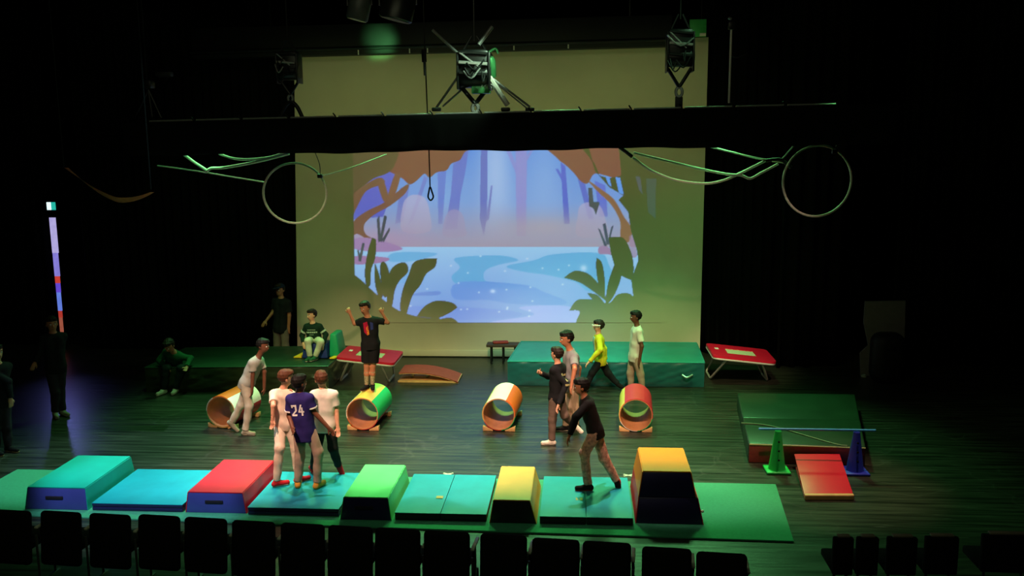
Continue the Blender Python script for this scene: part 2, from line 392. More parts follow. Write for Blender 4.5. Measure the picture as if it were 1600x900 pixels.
    put(L([(470, 140), (800, 120), (758, 152), (738, 185), (702, 200), (682, 228), (642, 236), (612, 258), (590, 242), (562, 268), (530, 286), (500, 262), (470, 245), (440, 220)]), (120, 80, 62))
    put(L([(270, 130), (470, 130), (470, 200), (440, 238), (380, 262), (330, 300), (285, 318)]), (90, 84, 52))
    put(L([(285, 345), (340, 292), (405, 258), (425, 282), (352, 312), (312, 380), (285, 430)]), (112, 90, 62))
    put(L([(398, 282), (420, 268), (442, 342), (422, 356)]), (118, 92, 64)); put(L([(436, 350), (468, 246), (492, 252), (458, 356)]), (122, 92, 66))
    put(L([(298, 440), (350, 398), (430, 358), (496, 302), (526, 286), (512, 322), (452, 372), (382, 412), (342, 452), (348, 492), (392, 518), (368, 522), (318, 492), (296, 492)]), (118, 90, 68))
    put(L([(298, 512), (380, 510), (494, 546), (480, 560), (400, 566), (298, 552)]), (152, 126, 168)); put(L([(298, 583), (430, 588), (442, 600), (400, 612), (298, 616)]), (150, 118, 160))
    for q in ([(394, 432), (404, 414), (411, 520), (400, 526)], [(424, 414), (436, 418), (414, 526), (404, 520)], [(446, 464), (448, 476), (422, 526), (414, 516)], [(318, 602), (334, 528), (344, 530), (328, 606)], [(312, 560), (318, 556), (330, 600), (322, 604)]):
        put(L(q), (66, 70, 84), 1, False)
    # right canopy and tree
    put(R([(318, 120), (640, 120), (610, 258), (556, 252), (500, 242), (472, 282), (442, 272), (412, 236), (380, 206), (346, 178)]), (122, 82, 64))
    put(R([(470, 268), (530, 308), (582, 350), (622, 420), (654, 470), (642, 524), (608, 510), (606, 440), (570, 372), (520, 322)]), (132, 100, 70))
    dark = (0, 0, 0)
    put(R([(436, 120), (472, 120), (502, 230), (562, 298), (620, 332), (600, 350), (640, 400), (652, 480), (676, 560), (682, 600), (652, 680), (662, 755), (460, 868), (900, 868), (900, 120), (600, 120), (612, 250), (560, 262), (520, 250), (500, 200)]), dark, 1, False)
    put(R([(545, 255), (562, 255), (572, 300), (556, 285)]), (96, 150, 224), 1, False); put(R([(586, 255), (606, 258), (622, 330), (600, 320)]), (96, 150, 224), 1, False)
    put(R([(668, 250), (690, 255), (700, 330), (684, 310)]), (104, 116, 110), 0.8, False); put(R([(712, 262), (756, 262), (752, 430), (720, 400)]), (88, 112, 88), 0.8, False)
    put(R([(644, 500), (664, 520), (676, 580), (652, 582)]), (150, 120, 150), 0.7)
    put(R([(474, 300), (490, 300), (496, 358), (522, 360), (506, 412), (496, 386), (478, 376)]), (58, 62, 82), 1, False)
    for q in ([(514, 466), (524, 474), (552, 540), (542, 546)], [(534, 450), (546, 446), (562, 536), (550, 536)], [(570, 462), (579, 455), (566, 506), (560, 500)]): put(R(q), (70, 76, 96), 1, False)
    put(R([(516, 550), (540, 540), (580, 560), (606, 596), (560, 576), (520, 574)]), (150, 124, 160))
    # foreground plants: the projector is dark here
    for q in ([(345, 640), (358, 560), (374, 508), (391, 520), (386, 592), (370, 640), (366, 702), (350, 702)],
              [(386, 612), (406, 670), (418, 745), (402, 752), (386, 690)],
              [(408, 622), (430, 612), (446, 664), (440, 742), (418, 740)],
              [(440, 690), (452, 640), (482, 614), (514, 612), (522, 648), (488, 684), (468, 724), (456, 790), (436, 790)],
              [(526, 660), (546, 610), (592, 594), (643, 592), (634, 628), (598, 656), (574, 702), (540, 748), (514, 832), (490, 800), (502, 720)],
              [(560, 832), (590, 792), (640, 768), (704, 775), (727, 795), (690, 820), (640, 838)],
              [(640, 864), (652, 846), (700, 838), (728, 856), (724, 866)],
              [(280, 650), (306, 664), (342, 694), (382, 732), (432, 772), (480, 806), (540, 828), (600, 838), (650, 836), (640, 880), (280, 880)]): put(leaf(L(q)), dark)
    for q in ([(558, 506), (618, 508), (652, 570), (662, 640), (652, 682), (600, 654), (572, 584)], [(508, 590), (530, 610), (542, 680), (542, 755), (522, 722), (508, 645)],
              [(374, 672), (420, 644), (480, 660), (530, 718), (552, 772), (500, 732), (440, 692)], [(470, 736), (512, 744), (544, 782), (500, 768)],
              [(396, 808), (430, 764), (500, 764), (560, 778), (600, 740), (662, 752), (700, 880), (440, 880), (440, 812)], [(546, 772), (558, 690), (582, 620), (612, 650), (592, 722), (562, 772)]): put(leaf(R(q)), dark)
    # left edge of the throw
    k = np.clip((GX - (549 + (GY - 230) * 0.02)) / 2.0, 0, 1)[..., None]; img[:] *= k
    amb = np.array([0.07, 0.09, 0.024])
    emi = np.maximum(lin(img) - amb * (img.sum(-1, keepdims=True) > 3), 0)
    h, w2 = GX.shape
    D = np.stack([_f + _r * (x - 800) / FPX + _u * (450 - y) / FPX for x, y in zip(GX.ravel(), GY.ravel())])
    V = EYE + D * ((YS - 0.012) / D[:, 1])[:, None]
    idx = np.arange(h * w2).reshape(h, w2)
    F = np.stack([idx[1:, :-1], idx[1:, 1:], idx[:-1, 1:], idx[:-1, :-1]], -1).reshape(-1, 4)
    M = bpy.data.materials.new('projected_picture'); M.use_nodes = True; nt = M.node_tree; b = nt.nodes['Principled BSDF']
    c = lin((206, 196, 168)); b.inputs['Base Color'].default_value = (*c, 1); b.inputs['Roughness'].default_value = 0.9; b.inputs['Specular IOR Level'].default_value = 0.1
    at = nt.nodes.new('ShaderNodeAttribute'); at.attribute_name = 'picture'
    nt.links.new(at.outputs['Color'], b.inputs['Emission Color']); b.inputs['Emission Strength'].default_value = 1.0
    o = mesh_np('projected_picture', V, F, M, scr, smooth=False)
    ca = o.data.attributes.new('picture', 'FLOAT_COLOR', 'POINT')
    ca.data.foreach_set('color', np.concatenate([emi.reshape(-1, 3), np.ones((h * w2, 1))], 1).astype(np.float32).ravel())
    o['label'] = 'projected drawing of a blue forest river with dark leaves'
picture()

# ------------------------------------------------------------------ black border on its truss, hoists, hoops, ropes
YB = 14.2
bz0, bz1 = 4.62, 5.2
br = thing('black_border', 'long black cloth border hung on a truss across the stage', 'border', (-1.9, YB, bz0))
def border_cloth():
    n, nz = 160, 6; V = []; F = []
    for s_ in (0, 1):
        for j in range(nz + 1):
            for i in range(n + 1):
                x = -7.4 + 12.2 * i / n; z0 = 4.60 + 0.004 * (x + 2) + 0.012 * math.sin(x * 2.1) + 0.006 * math.sin(x * 7)
                z1 = 5.17 + 0.012 * (x + 2)
                z = z0 + (z1 - z0) * j / nz; y = YB + (0.02 * math.sin(x * 9) + 0.012 * math.sin(x * 23)) * (1 - j / nz) + s_ * 0.42
                V.append((x, y, z))
    st = (n + 1) * (nz + 1)
    for s_ in (0, 1):
        for j in range(nz):
            for i in range(n):
                a = s_ * st + j * (n + 1) + i; q = (a, a + 1, a + n + 2, a + n + 1); F.append(q if s_ == 0 else q[::-1])
    for i in range(n):
        a = nz * (n + 1) + i; F.append((a, a + 1, a + 1 + st, a + st)); F.append((i + 1, i, i + st, i + 1 + st))
    for j in range(nz):
        a = j * (n + 1); F.append((a, a + n + 1, a + n + 1 + st, a + st)); a += n; F.append((a + n + 1, a, a + st, a + n + 1 + st))
    mesh_np('border_cloth', np.array(V), np.array(F), BLACK, br)
border_cloth()
def bt(x): return 5.17 + 0.012 * (x + 2)
xs = [-7.0 + 0.78 * i for i in range(15)]
for a, b in zip(xs, xs[1:]):
    MB().tube([(a + 0.03, YB + 0.1, bt(a) + 0.012), (b - 0.03, YB + 0.1, bt(b) + 0.012)], 0.017).build('top_rail', STEEL, br)
for x in xs[1:-1]:
    MB().tube([(x, YB + 0.1, bt(x) - 0.02), (x - 0.02, YB + 0.08, bt(x) + 0.03), (x - 0.05, YB + 0.07, bt(x) + 0.07)], 0.012, 6).build('tie_knot', BLACKM, br)
# masking header above the screen
hd = thing('masking_header', 'black header box above the projection screen', 'header', (-1.9, 18.9, 6.55))
a, b = Q(300, 92, 18.9), Q(1050, 72, 18.9)
MB().hexa([(a[0], 18.9, a[2]), (b[0], 18.9, b[2]), (b[0], 19.2, b[2]), (a[0], 19.2, a[2])], [(a[0], 18.9, a[2] + 0.62), (b[0], 18.9, b[2] + 0.62), (b[0], 19.2, b[2] + 0.62), (a[0], 19.2, a[2] + 0.62)], 0.02).build('header_box', BLACKP, hd)
MB().tube([(a[0], 18.84, a[2] + 0.12), (b[0], 18.84, b[2] + 0.12)], 0.04).build('batten_pipe', BLACKM, hd)
for px in (560, 640, 668, 803, 888):
    q = Q(px, 84 - (px - 560) * 0.03, 18.84); MB().tube([(q[0], 18.84, q[2] - 0.02), (q[0], 18.84, q[2] + 0.12)], 0.014, 6).build('screen_tie', ROPE, hd)
for x in (-6.5, 1.0): MB().tube([(x, 19.05, 7.0), (x, 19.05, 9.05)], 0.02, 6).build('hanger', BLACKM, hd)
gp = mat('green_light_paint', (70, 190, 96), 0.5, 0.1)  # green light on the header is put into this colour
q0, q1 = Q(1077, 58, 18.95), Q(1104, 30, 18.95)
pb = thing('lit_header_patch', 'small green-painted board for the lit part of the header above the top right corner of the screen', 'panel', (q0[0], 18.95, q0[2]))
MB().box(((q0[0] + q1[0]) / 2, 18.95, (q0[2] + q1[2]) / 2), (q1[0] - q0[0], 0.04, q1[2] - q0[2]), 0.008).build('board', gp, pb)
MB().tube([(q1[0] - 0.1, 18.97, q1[2] - 0.05), (q1[0] - 0.1, 18.97, 9.05)], 0.012, 6).build('hanger', BLACKM, pb)
q = Q(1098, 54, 18.92); MB().box(q, (0.12, 0.03, 0.06), 0.006).build('lit_square', CREAMP, pb)  # pale piece added for the bright square in that green light

def hoist(px, top, bot, y, w, label, style):
    c = Q(px, (top + bot) / 2, y); h = (bot - top) / FPX * y; W = w / FPX * y
    t = thing('chain_hoist', label, 'hoist', (c[0], y, c[2] - h / 2), 'chain hoists above the black border')
    cx, cz = c[0], c[2]
    MB().box((cx, y, cz + h * 0.16), (W, W * 0.8, h * 0.42), W * 0.14).build('motor_body', BLACKM, t)
    MB().lathe([(W * 0.34, -W * 0.55), (W * 0.38, -W * 0.5), (W * 0.38, W * 0.5), (W * 0.34, W * 0.55)], (cx, y - 0.02, cz + h * 0.02), 18, Matrix.Rotation(math.pi / 2, 3, 'Y')).build('chain_drum', BLACKM, t)
    for sx in (-1, 1):
        MB().box((cx + sx * W * 0.5, y, cz + h * 0.08), (W * 0.07, W * 0.9, h * 0.5), W * 0.02).build('side_plate', BLACKM, t)
        MB().tube([(cx + sx * W * 0.46, y, cz - h * 0.12), (cx, y, cz - h * 0.36)], W * 0.07, 8).build('bracket_arm', BLACKM, t)
        MB().tube([(cx + sx * W * 0.4, y, cz + h * 0.34), (cx + sx * W * 0.08, y, cz + h * 0.56)], W * 0.04, 6).build('top_strap', BLACKM, t)
    for k, (zz, r) in enumerate(((0.3, 0.045), (0.16, 0.06), (0.02, 0.05))):
        MB().tube([(cx - W * 0.45, y - W * 0.46, cz + h * (zz + 0.03)), (cx + W * 0.45, y - W * 0.46, cz + h * zz)], W * r, 6).build('cage_bar', STEEL if k == 1 else BLACKM, t)
    MB().tube([(cx - W * 0.45, y - W * 0.47, cz + h * 0.33), (cx + W * 0.2, y - W * 0.47, cz + h * 0.12)], W * 0.03, 6).build('cage_brace', STEEL, t)
    for k in range(5):
        a0 = random.uniform(-.5, .5); a1 = random.uniform(-.6, .6); z_ = random.uniform(-.1, .3)
        MB().tube([(cx + W * a0, y - W * 0.5, cz + h * z_), (cx + W * (a0 + a1) / 2, y - W * 0.6, cz + h * (z_ - 0.1)), (cx + W * a1, y - W * 0.48, cz + h * (z_ + 0.04))], W * 0.03, 6, 4).build('cable', STEEL if k == 0 else BLACKM, t)
    rw = h * 0.06
    MB().tube([(cx + rw * 0.7 * math.sin(a), y, cz - h * 0.42 + rw * math.cos(a)) for a in np.linspace(0, 2 * math.pi, 14, False)], W * 0.06, 6, closed=True).build('shackle', STEEL, t)
    MB().tube([(cx, y, cz + h * 0.5), (cx, y, 9.05)], 0.012, 6).build('lift_chain', BLACKM, t)
    if style == 'sling':
        MB().tube([(cx - W * 0.55, y, bt(cx) + 0.02), (cx - W * 0.3, y, cz - h * 0.56), (cx, y, cz - h * 0.48), (cx + W * 0.3, y, cz - h * 0.56), (cx + W * 0.55, y, bt(cx) + 0.02)], W * 0.1, 8, 4).build('sling', BLACKP, t)
    else:
        MB().box((cx, y, (cz - h * 0.48 + bt(cx)) / 2), (W * 0.3, 0.03, cz - h * 0.48 - bt(cx)), 0.01).build('sling', BLACKP, t)
    return t, cx, cz, W, h
hoist(452, 70, 160, YB + 0.2, 32, 'chain hoist with a looped sling near the left screen edge', 'sling')
hoist(1062, 34, 150, YB + 0.2, 38, 'chain hoist with shiny cage bars near the right screen edge', 'strap')
t, cx, cz, W, h = hoist(742, 66, 176, YB + 0.2, 48, 'large chain hoist with crossed steel bars over the border centre', 'strap')
def rodpx(p, q, r, name, m, parent, y0, y1): MB().tube([Q(*p, y0), Q(*q, y1)], r, 8).build(name, m, parent)
y = YB + 0.2
rodpx((676, 47), (716, 84), 0.022, 'steel_bar', STEEL, t, y, y - 0.1); rodpx((769, 42), (748, 70), 0.03, 'steel_bar', STEEL, t, y, y - 0.1)
rodpx((726, 105), (682, 168), 0.02, 'steel_bar', STEEL, t, y - 0.1, y + 0.1); rodpx((735, 128), (692, 166), 0.016, 'steel_bar', STEEL, t, y, y + 0.1)
rodpx((764, 120), (793, 164), 0.045, 'steel_bar', PIPE, t, y - 0.15, y + 0.05); rodpx((746, 105), (828, 167), 0.018, 'steel_bar', STEEL, t, y - 0.1, y + 0.1); rodpx((742, 104), (822, 168), 0.012, 'steel_bar', STEEL, t, y - 0.1, y + 0.15)
for px in (682, 790, 828):
    q = Q(px, 171, y); MB().box((q[0], y, q[2]), (0.14, 0.12, 0.06), 0.015).build('bar_clamp', BLACKM, t)
# green-lit stage lamp hanging beside the middle hoist
c = Q(766, 105, y - 0.05)
lm = thing('stage_lamp', 'small green-lit stage lamp beside the middle chain hoist', 'lamp', (c[0], y - 0.05, c[2] - 0.2))
gm = mat('green_lit_housing', (56, 120, 70), 0.35, 0.15, 12, metal=0.3)  # green light is painted into the lamp and cable box colour
MB().lathe([(0.07, -0.16), (0.09, -0.15), (0.09, 0.1), (0.06, 0.16)], c, 16, Matrix.Rotation(0.35, 3, 'X')).build('lamp_body', gm, lm)
MB().tube([Q(764, 82, y - 0.05), Q(774, 76, y - 0.05), Q(778, 84, y - 0.05)], 0.02, 6, 3).build('lamp_hook', gm, lm)
MB().tube([Q(758, 92, y - 0.05), Q(754, 106, y - 0.05), Q(758, 120, y - 0.05)], 0.014, 6, 3).build('lamp_yoke', gm, lm)
c = Q(752, 140, y - 0.05)
lm = thing('cable_box', 'green-lit cable box hanging under the middle chain hoist', 'cable box', (c[0], y - 0.05, c[2] - 0.1))
MB().box(c, (0.3, 0.14, 0.13), 0.02).build('box_body', gm, lm)
for k in range(3): MB().tube([Q(752 + 5 * k, 136, y - 0.12), Q(758 + 5 * k, 126 + 3 * k, y - 0.14), Q(764 + 4 * k, 138, y - 0.12)], 0.012, 6, 4).build('cable', STEEL, lm)
# faint hoist far left, cable post right, drop lines
c = Q(230, 132, YB + 0.2)
fh = thing('chain_hoist', 'dim chain hoist on a bridle above the far left border end', 'hoist', (c[0], c[1], c[2] - 0.3), 'chain hoists above the black border')
MB().box(c, (0.2, 0.18, 0.14), 0.03).build('motor_body', BLACKM, fh)
for p in ((211, 183), (238, 183), (252, 184)): rodpx((232, 140), p, 0.014, 'bridle_leg', BLACKM, fh, YB + 0.2, YB + 0.2)
MB().tube([c, (c[0], c[1], 9.05)], 0.012, 6).build('lift_chain', BLACKM, fh)
MB().box(Q(257, 116, YB + 0.2), (0.26, 0.12, 0.08), 0.02).build('chain_bag', BLACKP, fh)
cp = thing('cable_post', 'thin vertical cable post standing on the border right of the screen', 'post', (Q(1140, 160, YB + 0.15)))
rodpx((1139, 161), (1143, 36), 0.017, 'post', PIPE, cp, YB + 0.15, YB + 0.15)
MB().box(Q(1143, 40, YB + 0.15), (0.1, 0.08, 0.12), 0.015).build('clamp', BLACKM, cp)
rodpx((1143, 30), (1138, 28), 0.02, 'cap', STEEL, cp, YB + 0.15, YB + 0.15)
MB().tube([Q(1142, 86, YB + 0.15), Q(1152, 90, YB + 0.15), Q(1168, 83, YB + 0.15)], 0.01, 6, 4).build('cable_loop', BLACKM, cp)
dh = thing('drop_line', 'thin dark rope with weight and carabiner hanging before the screen', 'line', Q(672, 312, 15.0))
MB().tube([Q(672, 292, 15), Q(670, 228, 15), Q(663, 60, 15), (Q(663, 60, 15)[0], 15, 9.05)], 0.011, 6).build('rope', BLACKP, dh)
rodpx((663, 97), (662, 78), 0.04, 'weight', BLACKP, dh, 15, 15); rodpx((664, 118), (663, 97), 0.02, 'weight_tip', BLACKP, dh, 15, 15)
MB().tube([Q(a_, b_, 15) for a_, b_ in ((672, 292), (675, 300), (677, 308), (673, 313), (669, 308), (670, 300))], 0.014, 6, 4, True).build('carabiner', BLACKM, dh)
# lanterns hanging near the roof
for k, (px, w_, lab) in enumerate(((562, 34, 'dim grey stage lantern at the top left of centre'), (622, 52, 'wide black stage lantern at the top beside a grey one'))):
    c = Q(px, 8, 12.5)
    ln = thing('stage_lantern', lab, 'lantern', (c[0], 12.5, c[2] - 0.2), 'stage lanterns near the roof')
    R_ = w_ / 2 / FPX * 12.5; rm = Matrix.Rotation(0.25, 3, 'Y')
    MB().lathe([(R_ * 0.9, -0.2), (R_, -0.18), (R_, 0.12), (R_ * 0.6, 0.24), (R_ * 0.3, 0.26)], c, 20, rm).build('lantern_body', mat('lantern_grey', (60, 64, 62), 0.5, 0.2) if k == 0 else BLACKM, ln)
    MB().lathe([(R_ * 0.86, -0.205), (R_ * 0.86, -0.19)], c, 20, rm).build('lens', STEEL if k == 0 else BLACKM, ln)
    MB().tube([(c[0] - R_ * 1.1, 12.5, c[2]), (c[0] - R_ * 1.1, 12.5, c[2] + 0.35), (c[0] + R_ * 1.1, 12.5, c[2] + 0.35), (c[0] + R_ * 1.1, 12.5, c[2])], 0.015, 6).build('yoke', BLACKM, ln)
    MB().tube([(c[0], 12.5, c[2] + 0.35), (c[0], 12.5, 9.05)], 0.02, 6).build('hanger', BLACKM, ln)

# hoops
HOOPM = mat('hoop_grip_tape', (176, 176, 160), 0.5, 0.15, 30)
def hoop(cx, cy, r, y, label, knot):
    C_ = Q(cx, cy, y); R_ = r / FPX * y * 1.01
    t = thing('aerial_hoop', label, 'hoop', (C_[0], y, C_[2] - R_), 'aerial hoops')
    MB().tube([(C_[0] + R_ * math.cos(a), y + 0.12 * math.cos(a), C_[2] + R_ * math.sin(a)) for a in np.linspace(0, 2 * math.pi, 48, False)], 0.019, 8, closed=True).build('ring', HOOPM, t)
    k = Q(*knot, y); MB().box(k, (0.09, 0.06, 0.07), 0.015).build('knot', BLACKM, t)
    MB().tube([k, (k[0] + 0.03, y - 0.1, k[2] + 0.2), (k[0] + 0.02, YB + 0.3, bz0 + 0.06)], 0.008, 6, 4).build('suspension_line', BLACKM, t)
hoop(461, 302, 47, 14.9, 'pale aerial hoop hanging over the left edge of the screen', (500, 275))
hoop(1277, 283, 53, 14.9, 'dim aerial hoop hanging in the dark right of the screen', (1304, 237))
def rope(pts, r, label, m=ROPE, y=14.9, sm=5, cat='rope', name='rope'):
    o = MB().tube([Q(a_, b_, y) for a_, b_ in pts], r, 8, sm).build(name, m, origin=Q(*pts[0], y)); tag(o, label, cat, 'ropes looped under the border'); return o
rope([(288, 242), (304, 254), (324, 267)], 0.026, 'short thick white rope slanting down left of the left hoop')
rope([(322, 269), (330, 263), (350, 262), (400, 253), (452, 240)], 0.024, 'white rope rising from the low knot to the border')
rope([(342, 240), (362, 247), (385, 249), (420, 246), (446, 238)], 0.02, 'sagging white rope just under the left border edge', sm=6)
rope([(246, 259), (285, 264), (330, 271), (372, 278), (416, 285)], 0.012, 'thin grey line running to the left aerial hoop')
rope([(502, 275), (530, 268), (560, 258), (604, 241)], 0.009, 'thin pale line from the left hoop to the border')
rope([(968, 230), (978, 237), (988, 245)], 0.03, 'short black strap hanging under the border over the screen', BLACKP)
rope([(990, 239), (1040, 251), (1090, 263), (1135, 272), (1158, 274), (1172, 279), (1188, 271), (1216, 256)], 0.021, 'nearly straight white rope from the screen to the right knot', sm=4)
rope([(989, 246), (1004, 258), (1022, 269), (1058, 282), (1100, 287), (1130, 282), (1158, 270), (1196, 251)], 0.022, 'deeply sagging white rope across the right screen edge', sm=5)
rope([(1105, 228), (1140, 237), (1182, 247), (1224, 254)], 0.016, 'upper thin white rope running down to the right knot', sm=4)
rope([(1196, 251), (1215, 249), (1224, 252), (1236, 262)], 0.03, 'dark knotted strap beside the right hoop', BLACKP)
rope([(1220, 251), (1246, 221)], 0.013, 'thin grey stick slanting up beside the right hoop', mat('grey_stick', (120, 124, 116), 0.5), sm=0, cat='stick', name='stick')
# cloth sling far left
def sling():
    n = 24; V = []; F = []
    for s_ in (0, 1):
        for i in range(n + 1):
            t = i / n; px = 100 + 135 * t; py = 262 + 52 * math.sin(min(t * 1.15, 1.2) * 1.6) - (12 * max(0, t - 0.6) / 0.4)
            for j in range(5):
                q = Q(px + j * 1.5, py + j * 2.2 * math.sin(math.pi * t), 13.6 + 0.05 * j + 0.02 * math.sin(9 * t + j)); V.append(q + np.array([0, 0.012 * s_, 0]))
    st = (n + 1) * 5
    for s_ in (0, 1):
        for i in range(n):
            for j in range(4):
                a = s_ * st + i * 5 + j; q = (a, a + 1, a + 6, a + 5); F.append(q if s_ else q[::-1])
    o = mesh_np('cloth_sling', np.array(V), np.array(F), mat('rust_cloth', (176, 104, 60), 0.8, 0.2, 12)); tag(o, 'rust brown cloth sling hanging in the dark at far left', 'sling')
    for k, (px, py) in enumerate(((100, 262), (236, 296))):
        MB().tube([Q(px, py, 13.65), (Q(px, py, 13.65)[0], 13.65, 9.05)], 0.01, 6).build('hang_line', BLACKM, o)
sling()
# exit sign and lit gap at far left, the gap drawn as glowing panels
q = Q(80, 322, 20.0)
es = thing('exit_sign', 'tiny glowing white and teal exit sign at far left', 'sign', (q[0], 20.0, q[2] - 0.12))
MB().box((q[0], 20.03, q[2]), (0.26, 0.05, 0.22), 0.01).build('sign_box', BLACKM, es)
MB().box((q[0] - 0.055, 20.0, q[2]), (0.1, 0.02, 0.18), 0.004).build('white_half', mat('sign_white', (215, 245, 250), 0.5, 0.05, emit=1.3), es)
MB().box((q[0] + 0.055, 20.0, q[2]), (0.1, 0.02, 0.18), 0.004).build('teal_half', mat('sign_teal', (40, 190, 170), 0.5, 0.05, emit=0.9), es)
MB().tube([(q[0], 20.05, q[2] + 0.1), (q[0], 20.05, 9.05)], 0.01, 6).build('hanger', BLACKM, es)
a, b = Q(82, 340, 20.2), Q(97, 521, 20.2)
sp = thing('lit_gap', 'tall narrow lit gap between black curtains, made of glowing violet panels, at far left', 'lit gap', (b[0], 20.2, b[2]))
cuts = [(0, .30, (196, 186, 250)), (.30, .50, (150, 140, 240)), (.50, .56, (220, 70, 60)), (.56, .64, (110, 80, 230)), (.64, .80, (110, 140, 245)), (.80, .86, (190, 60, 50)), (.86, 1.0, (170, 90, 70))]
for t0, t1, c in cuts:
    z1 = a[2] + (b[2] - a[2]) * t0; z0 = a[2] + (b[2] - a[2]) * t1; w0 = 0.16 - 0.09 * (t0 + t1) / 2
    MB().box((a[0] + (b[0] - a[0]) * (t0 + t1) / 2, 20.2, (z0 + z1) / 2), (w0, 0.03, z1 - z0)).build('lit_panel', mat('strip_%d_%d_%d' % c, c, 0.5, 0.1, emit=0.75), sp)
MB().box((b[0], 20.22, b[2] / 2), (0.1, 0.05, b[2] - 0.01)).build('base_panel', BLACKP, sp)
sl = spot('strip_glow', (b[0] + 0.3, 19.6, 2.2), (-9.6, 15.5, 0), 30, (0.25, 0.28, 1.0), 40, 0.9)
# pale panel and rounded dark chair in the right wing
pp = thing('wall_panel', 'pale grey panel standing in the dark right wing', 'panel', (6.0, 18.1, 0))
V = [Q(px, py, 18.1) for px, py in ((1346, 616), (1364, 616), (1364, 575), (1412, 575), (1415, 470), (1352, 471), (1350, 505), (1357, 540), (1344, 552))]
mb = MB(); f0 = [mb.bm.verts.new(Vector(v)) for v in V]; f1 = [mb.bm.verts.new(Vector(v) + Vector((0, 0.05, 0))) for v in V]
mb.bm.faces.new(f0); mb.bm.faces.new(f1[::-1])
for i in range(len(V)): mb.bm.faces.new((f0[i], f1[i], f1[(i + 1) % len(V)], f0[(i + 1) % len(V)]))
mb.build('panel_sheet', mat('grey_sheet', (118, 116, 110), 0.8, 0.1), pp, smooth=False)
MB().tube([Q(1349, 586, 18.0), Q(1359, 617, 18.0)], 0.05, 6).build('pale_edge', mat('pale_sheet', (170, 190, 160), 0.7, 0.1), pp)
ch = thing('rounded_case', 'dark rounded case in front of the pale panel', 'case', (P(1384, 622)[0], 17.6, 0))
c = Q(1384, 590, 17.6)
MB().box((c[0], 17.6, 0.5), (0.62, 0.5, 1.0), 0.2, seg=5).build('case_body', BLACKP, ch)
MB().box((c[0], 17.36, 0.72), (0.2, 0.04, 0.05), 0.01).build('case_handle', BLACKM, ch)

# ------------------------------------------------------------------ mats and foam blocks along the front
def slab(name, x0, x1, y0, y1, z0, z1, material, label, cat, group=None, bev=0.015):
    t = MB().box(((x0 + x1) / 2, (y0 + y1) / 2, (z0 + z1) / 2), (x1 - x0, y1 - y0, z1 - z0), bev).build(name, material, origin=((x0 + x1) / 2, (y0 + y1) / 2, z0))
    tag(t, label, cat, group); return t
und = MB().hexa([(-8.35, 10.50, 0.001), (2.53, 10.22, 0.001), (2.70, 12.03, 0.001), (-8.3, 12.08, 0.001)], [(-8.35, 10.50, 0.025), (2.53, 10.22, 0.025), (2.70, 12.03, 0.025), (-8.3, 12.08, 0.025)], 0.006).build('long_mat', GREENM, origin=(-2.8, 11.1, 0))
tag(und, 'long thin green mat running under the row of blue mats and blocks', 'mat')
ZU = 0.025; TH = 0.11
def fold_mat(x0, x1, y0, y1, label, n=1, layers=2, dark=DNAVY):
    t = thing('gym_mat', label, 'mat', ((x0 + x1) / 2, (y0 + y1) / 2, ZU), 'blue gym mats in the front row')
    for k in range(n):
        a = x0 + (x1 - x0) * k / n + 0.004; b = x0 + (x1 - x0) * (k + 1) / n - 0.004
        for l in range(layers):
            z0 = ZU + TH * l / layers; z1 = ZU + TH * (l + 1) / layers - 0.003
            top = l == layers - 1
            MB().box(((a + b) / 2, (y0 + y1) / 2, (z0 + z1 - (0.006 if top else 0)) / 2), (b - a, y1 - y0, z1 - z0 - (0.006 if top else 0)), 0.012).build('mat_layer', dark, t)
        # slightly wavy top cover
        bm = MB(); nx, ny = 14, 12; z = ZU + TH; vv = []
        for j in range(ny + 1):
            for i in range(nx + 1):
                u_, v_ = i / nx, j / ny; ed = min(u_, 1 - u_, v_, 1 - v_) * 8
                vv.append(bm.bm.verts.new((a + (b - a) * u_, y0 + (y1 - y0) * v_, z - 0.007 + min(ed, 1) * (0.007 + 0.005 * math.sin(7 * u_ + 5 * v_ + k * 2 + x0)))))
        low = [bm.bm.verts.new((v.co.x, v.co.y, z - 0.013)) for v in vv]
        for j in range(ny):
            for i in range(nx):
                q = j * (nx + 1) + i; ii = (q, q + 1, q + nx + 2, q + nx + 1)
                bm.bm.faces.new([vv[p] for p in ii]); bm.bm.faces.new([low[p] for p in ii[::-1]])
        per = [i for i in range(nx + 1)] + [j * (nx + 1) + nx for j in range(1, ny + 1)] + [ny * (nx + 1) + i for i in range(nx - 1, -1, -1)] + [j * (nx + 1) for j in range(ny - 1, 0, -1)]
        for p, q in zip(per, per[1:] + per[:1]): bm.bm.faces.new((vv[p], low[p], low[q], vv[q]))
        bm.build('top_cover', BLUEM, t)
    return t
g1 = fold_mat(-6.36, -5.13, 10.66, 11.90, 'blue gym mat between the teal block and the red block')
g2 = fold_mat(-4.26, -3.06, 10.63, 11.90, 'blue gym mat under the three boys standing together')
g3 = fold_mat(-2.33, -1.16, 10.56, 11.90, 'blue folding mat between the light green and yellow blocks', 2, 1, mat('black_vinyl', (24, 26, 30), 0.5))
g4 = fold_mat(-0.50, 0.66, 10.54, 11.90, 'blue folding mat under the running boy', 2, 1, MATS['black_vinyl'])
TAG = mat('tan_label', (170, 160, 90), 0.7, 0.1)
for px, py, g in ((687, 777, g3), (905, 780, g4)):
    q = P(px, py, ZU + TH); MB().box((q[0], q[1], ZU + TH + 0.002), (0.09, 0.08, 0.004)).build('paper_label', TAG, g)

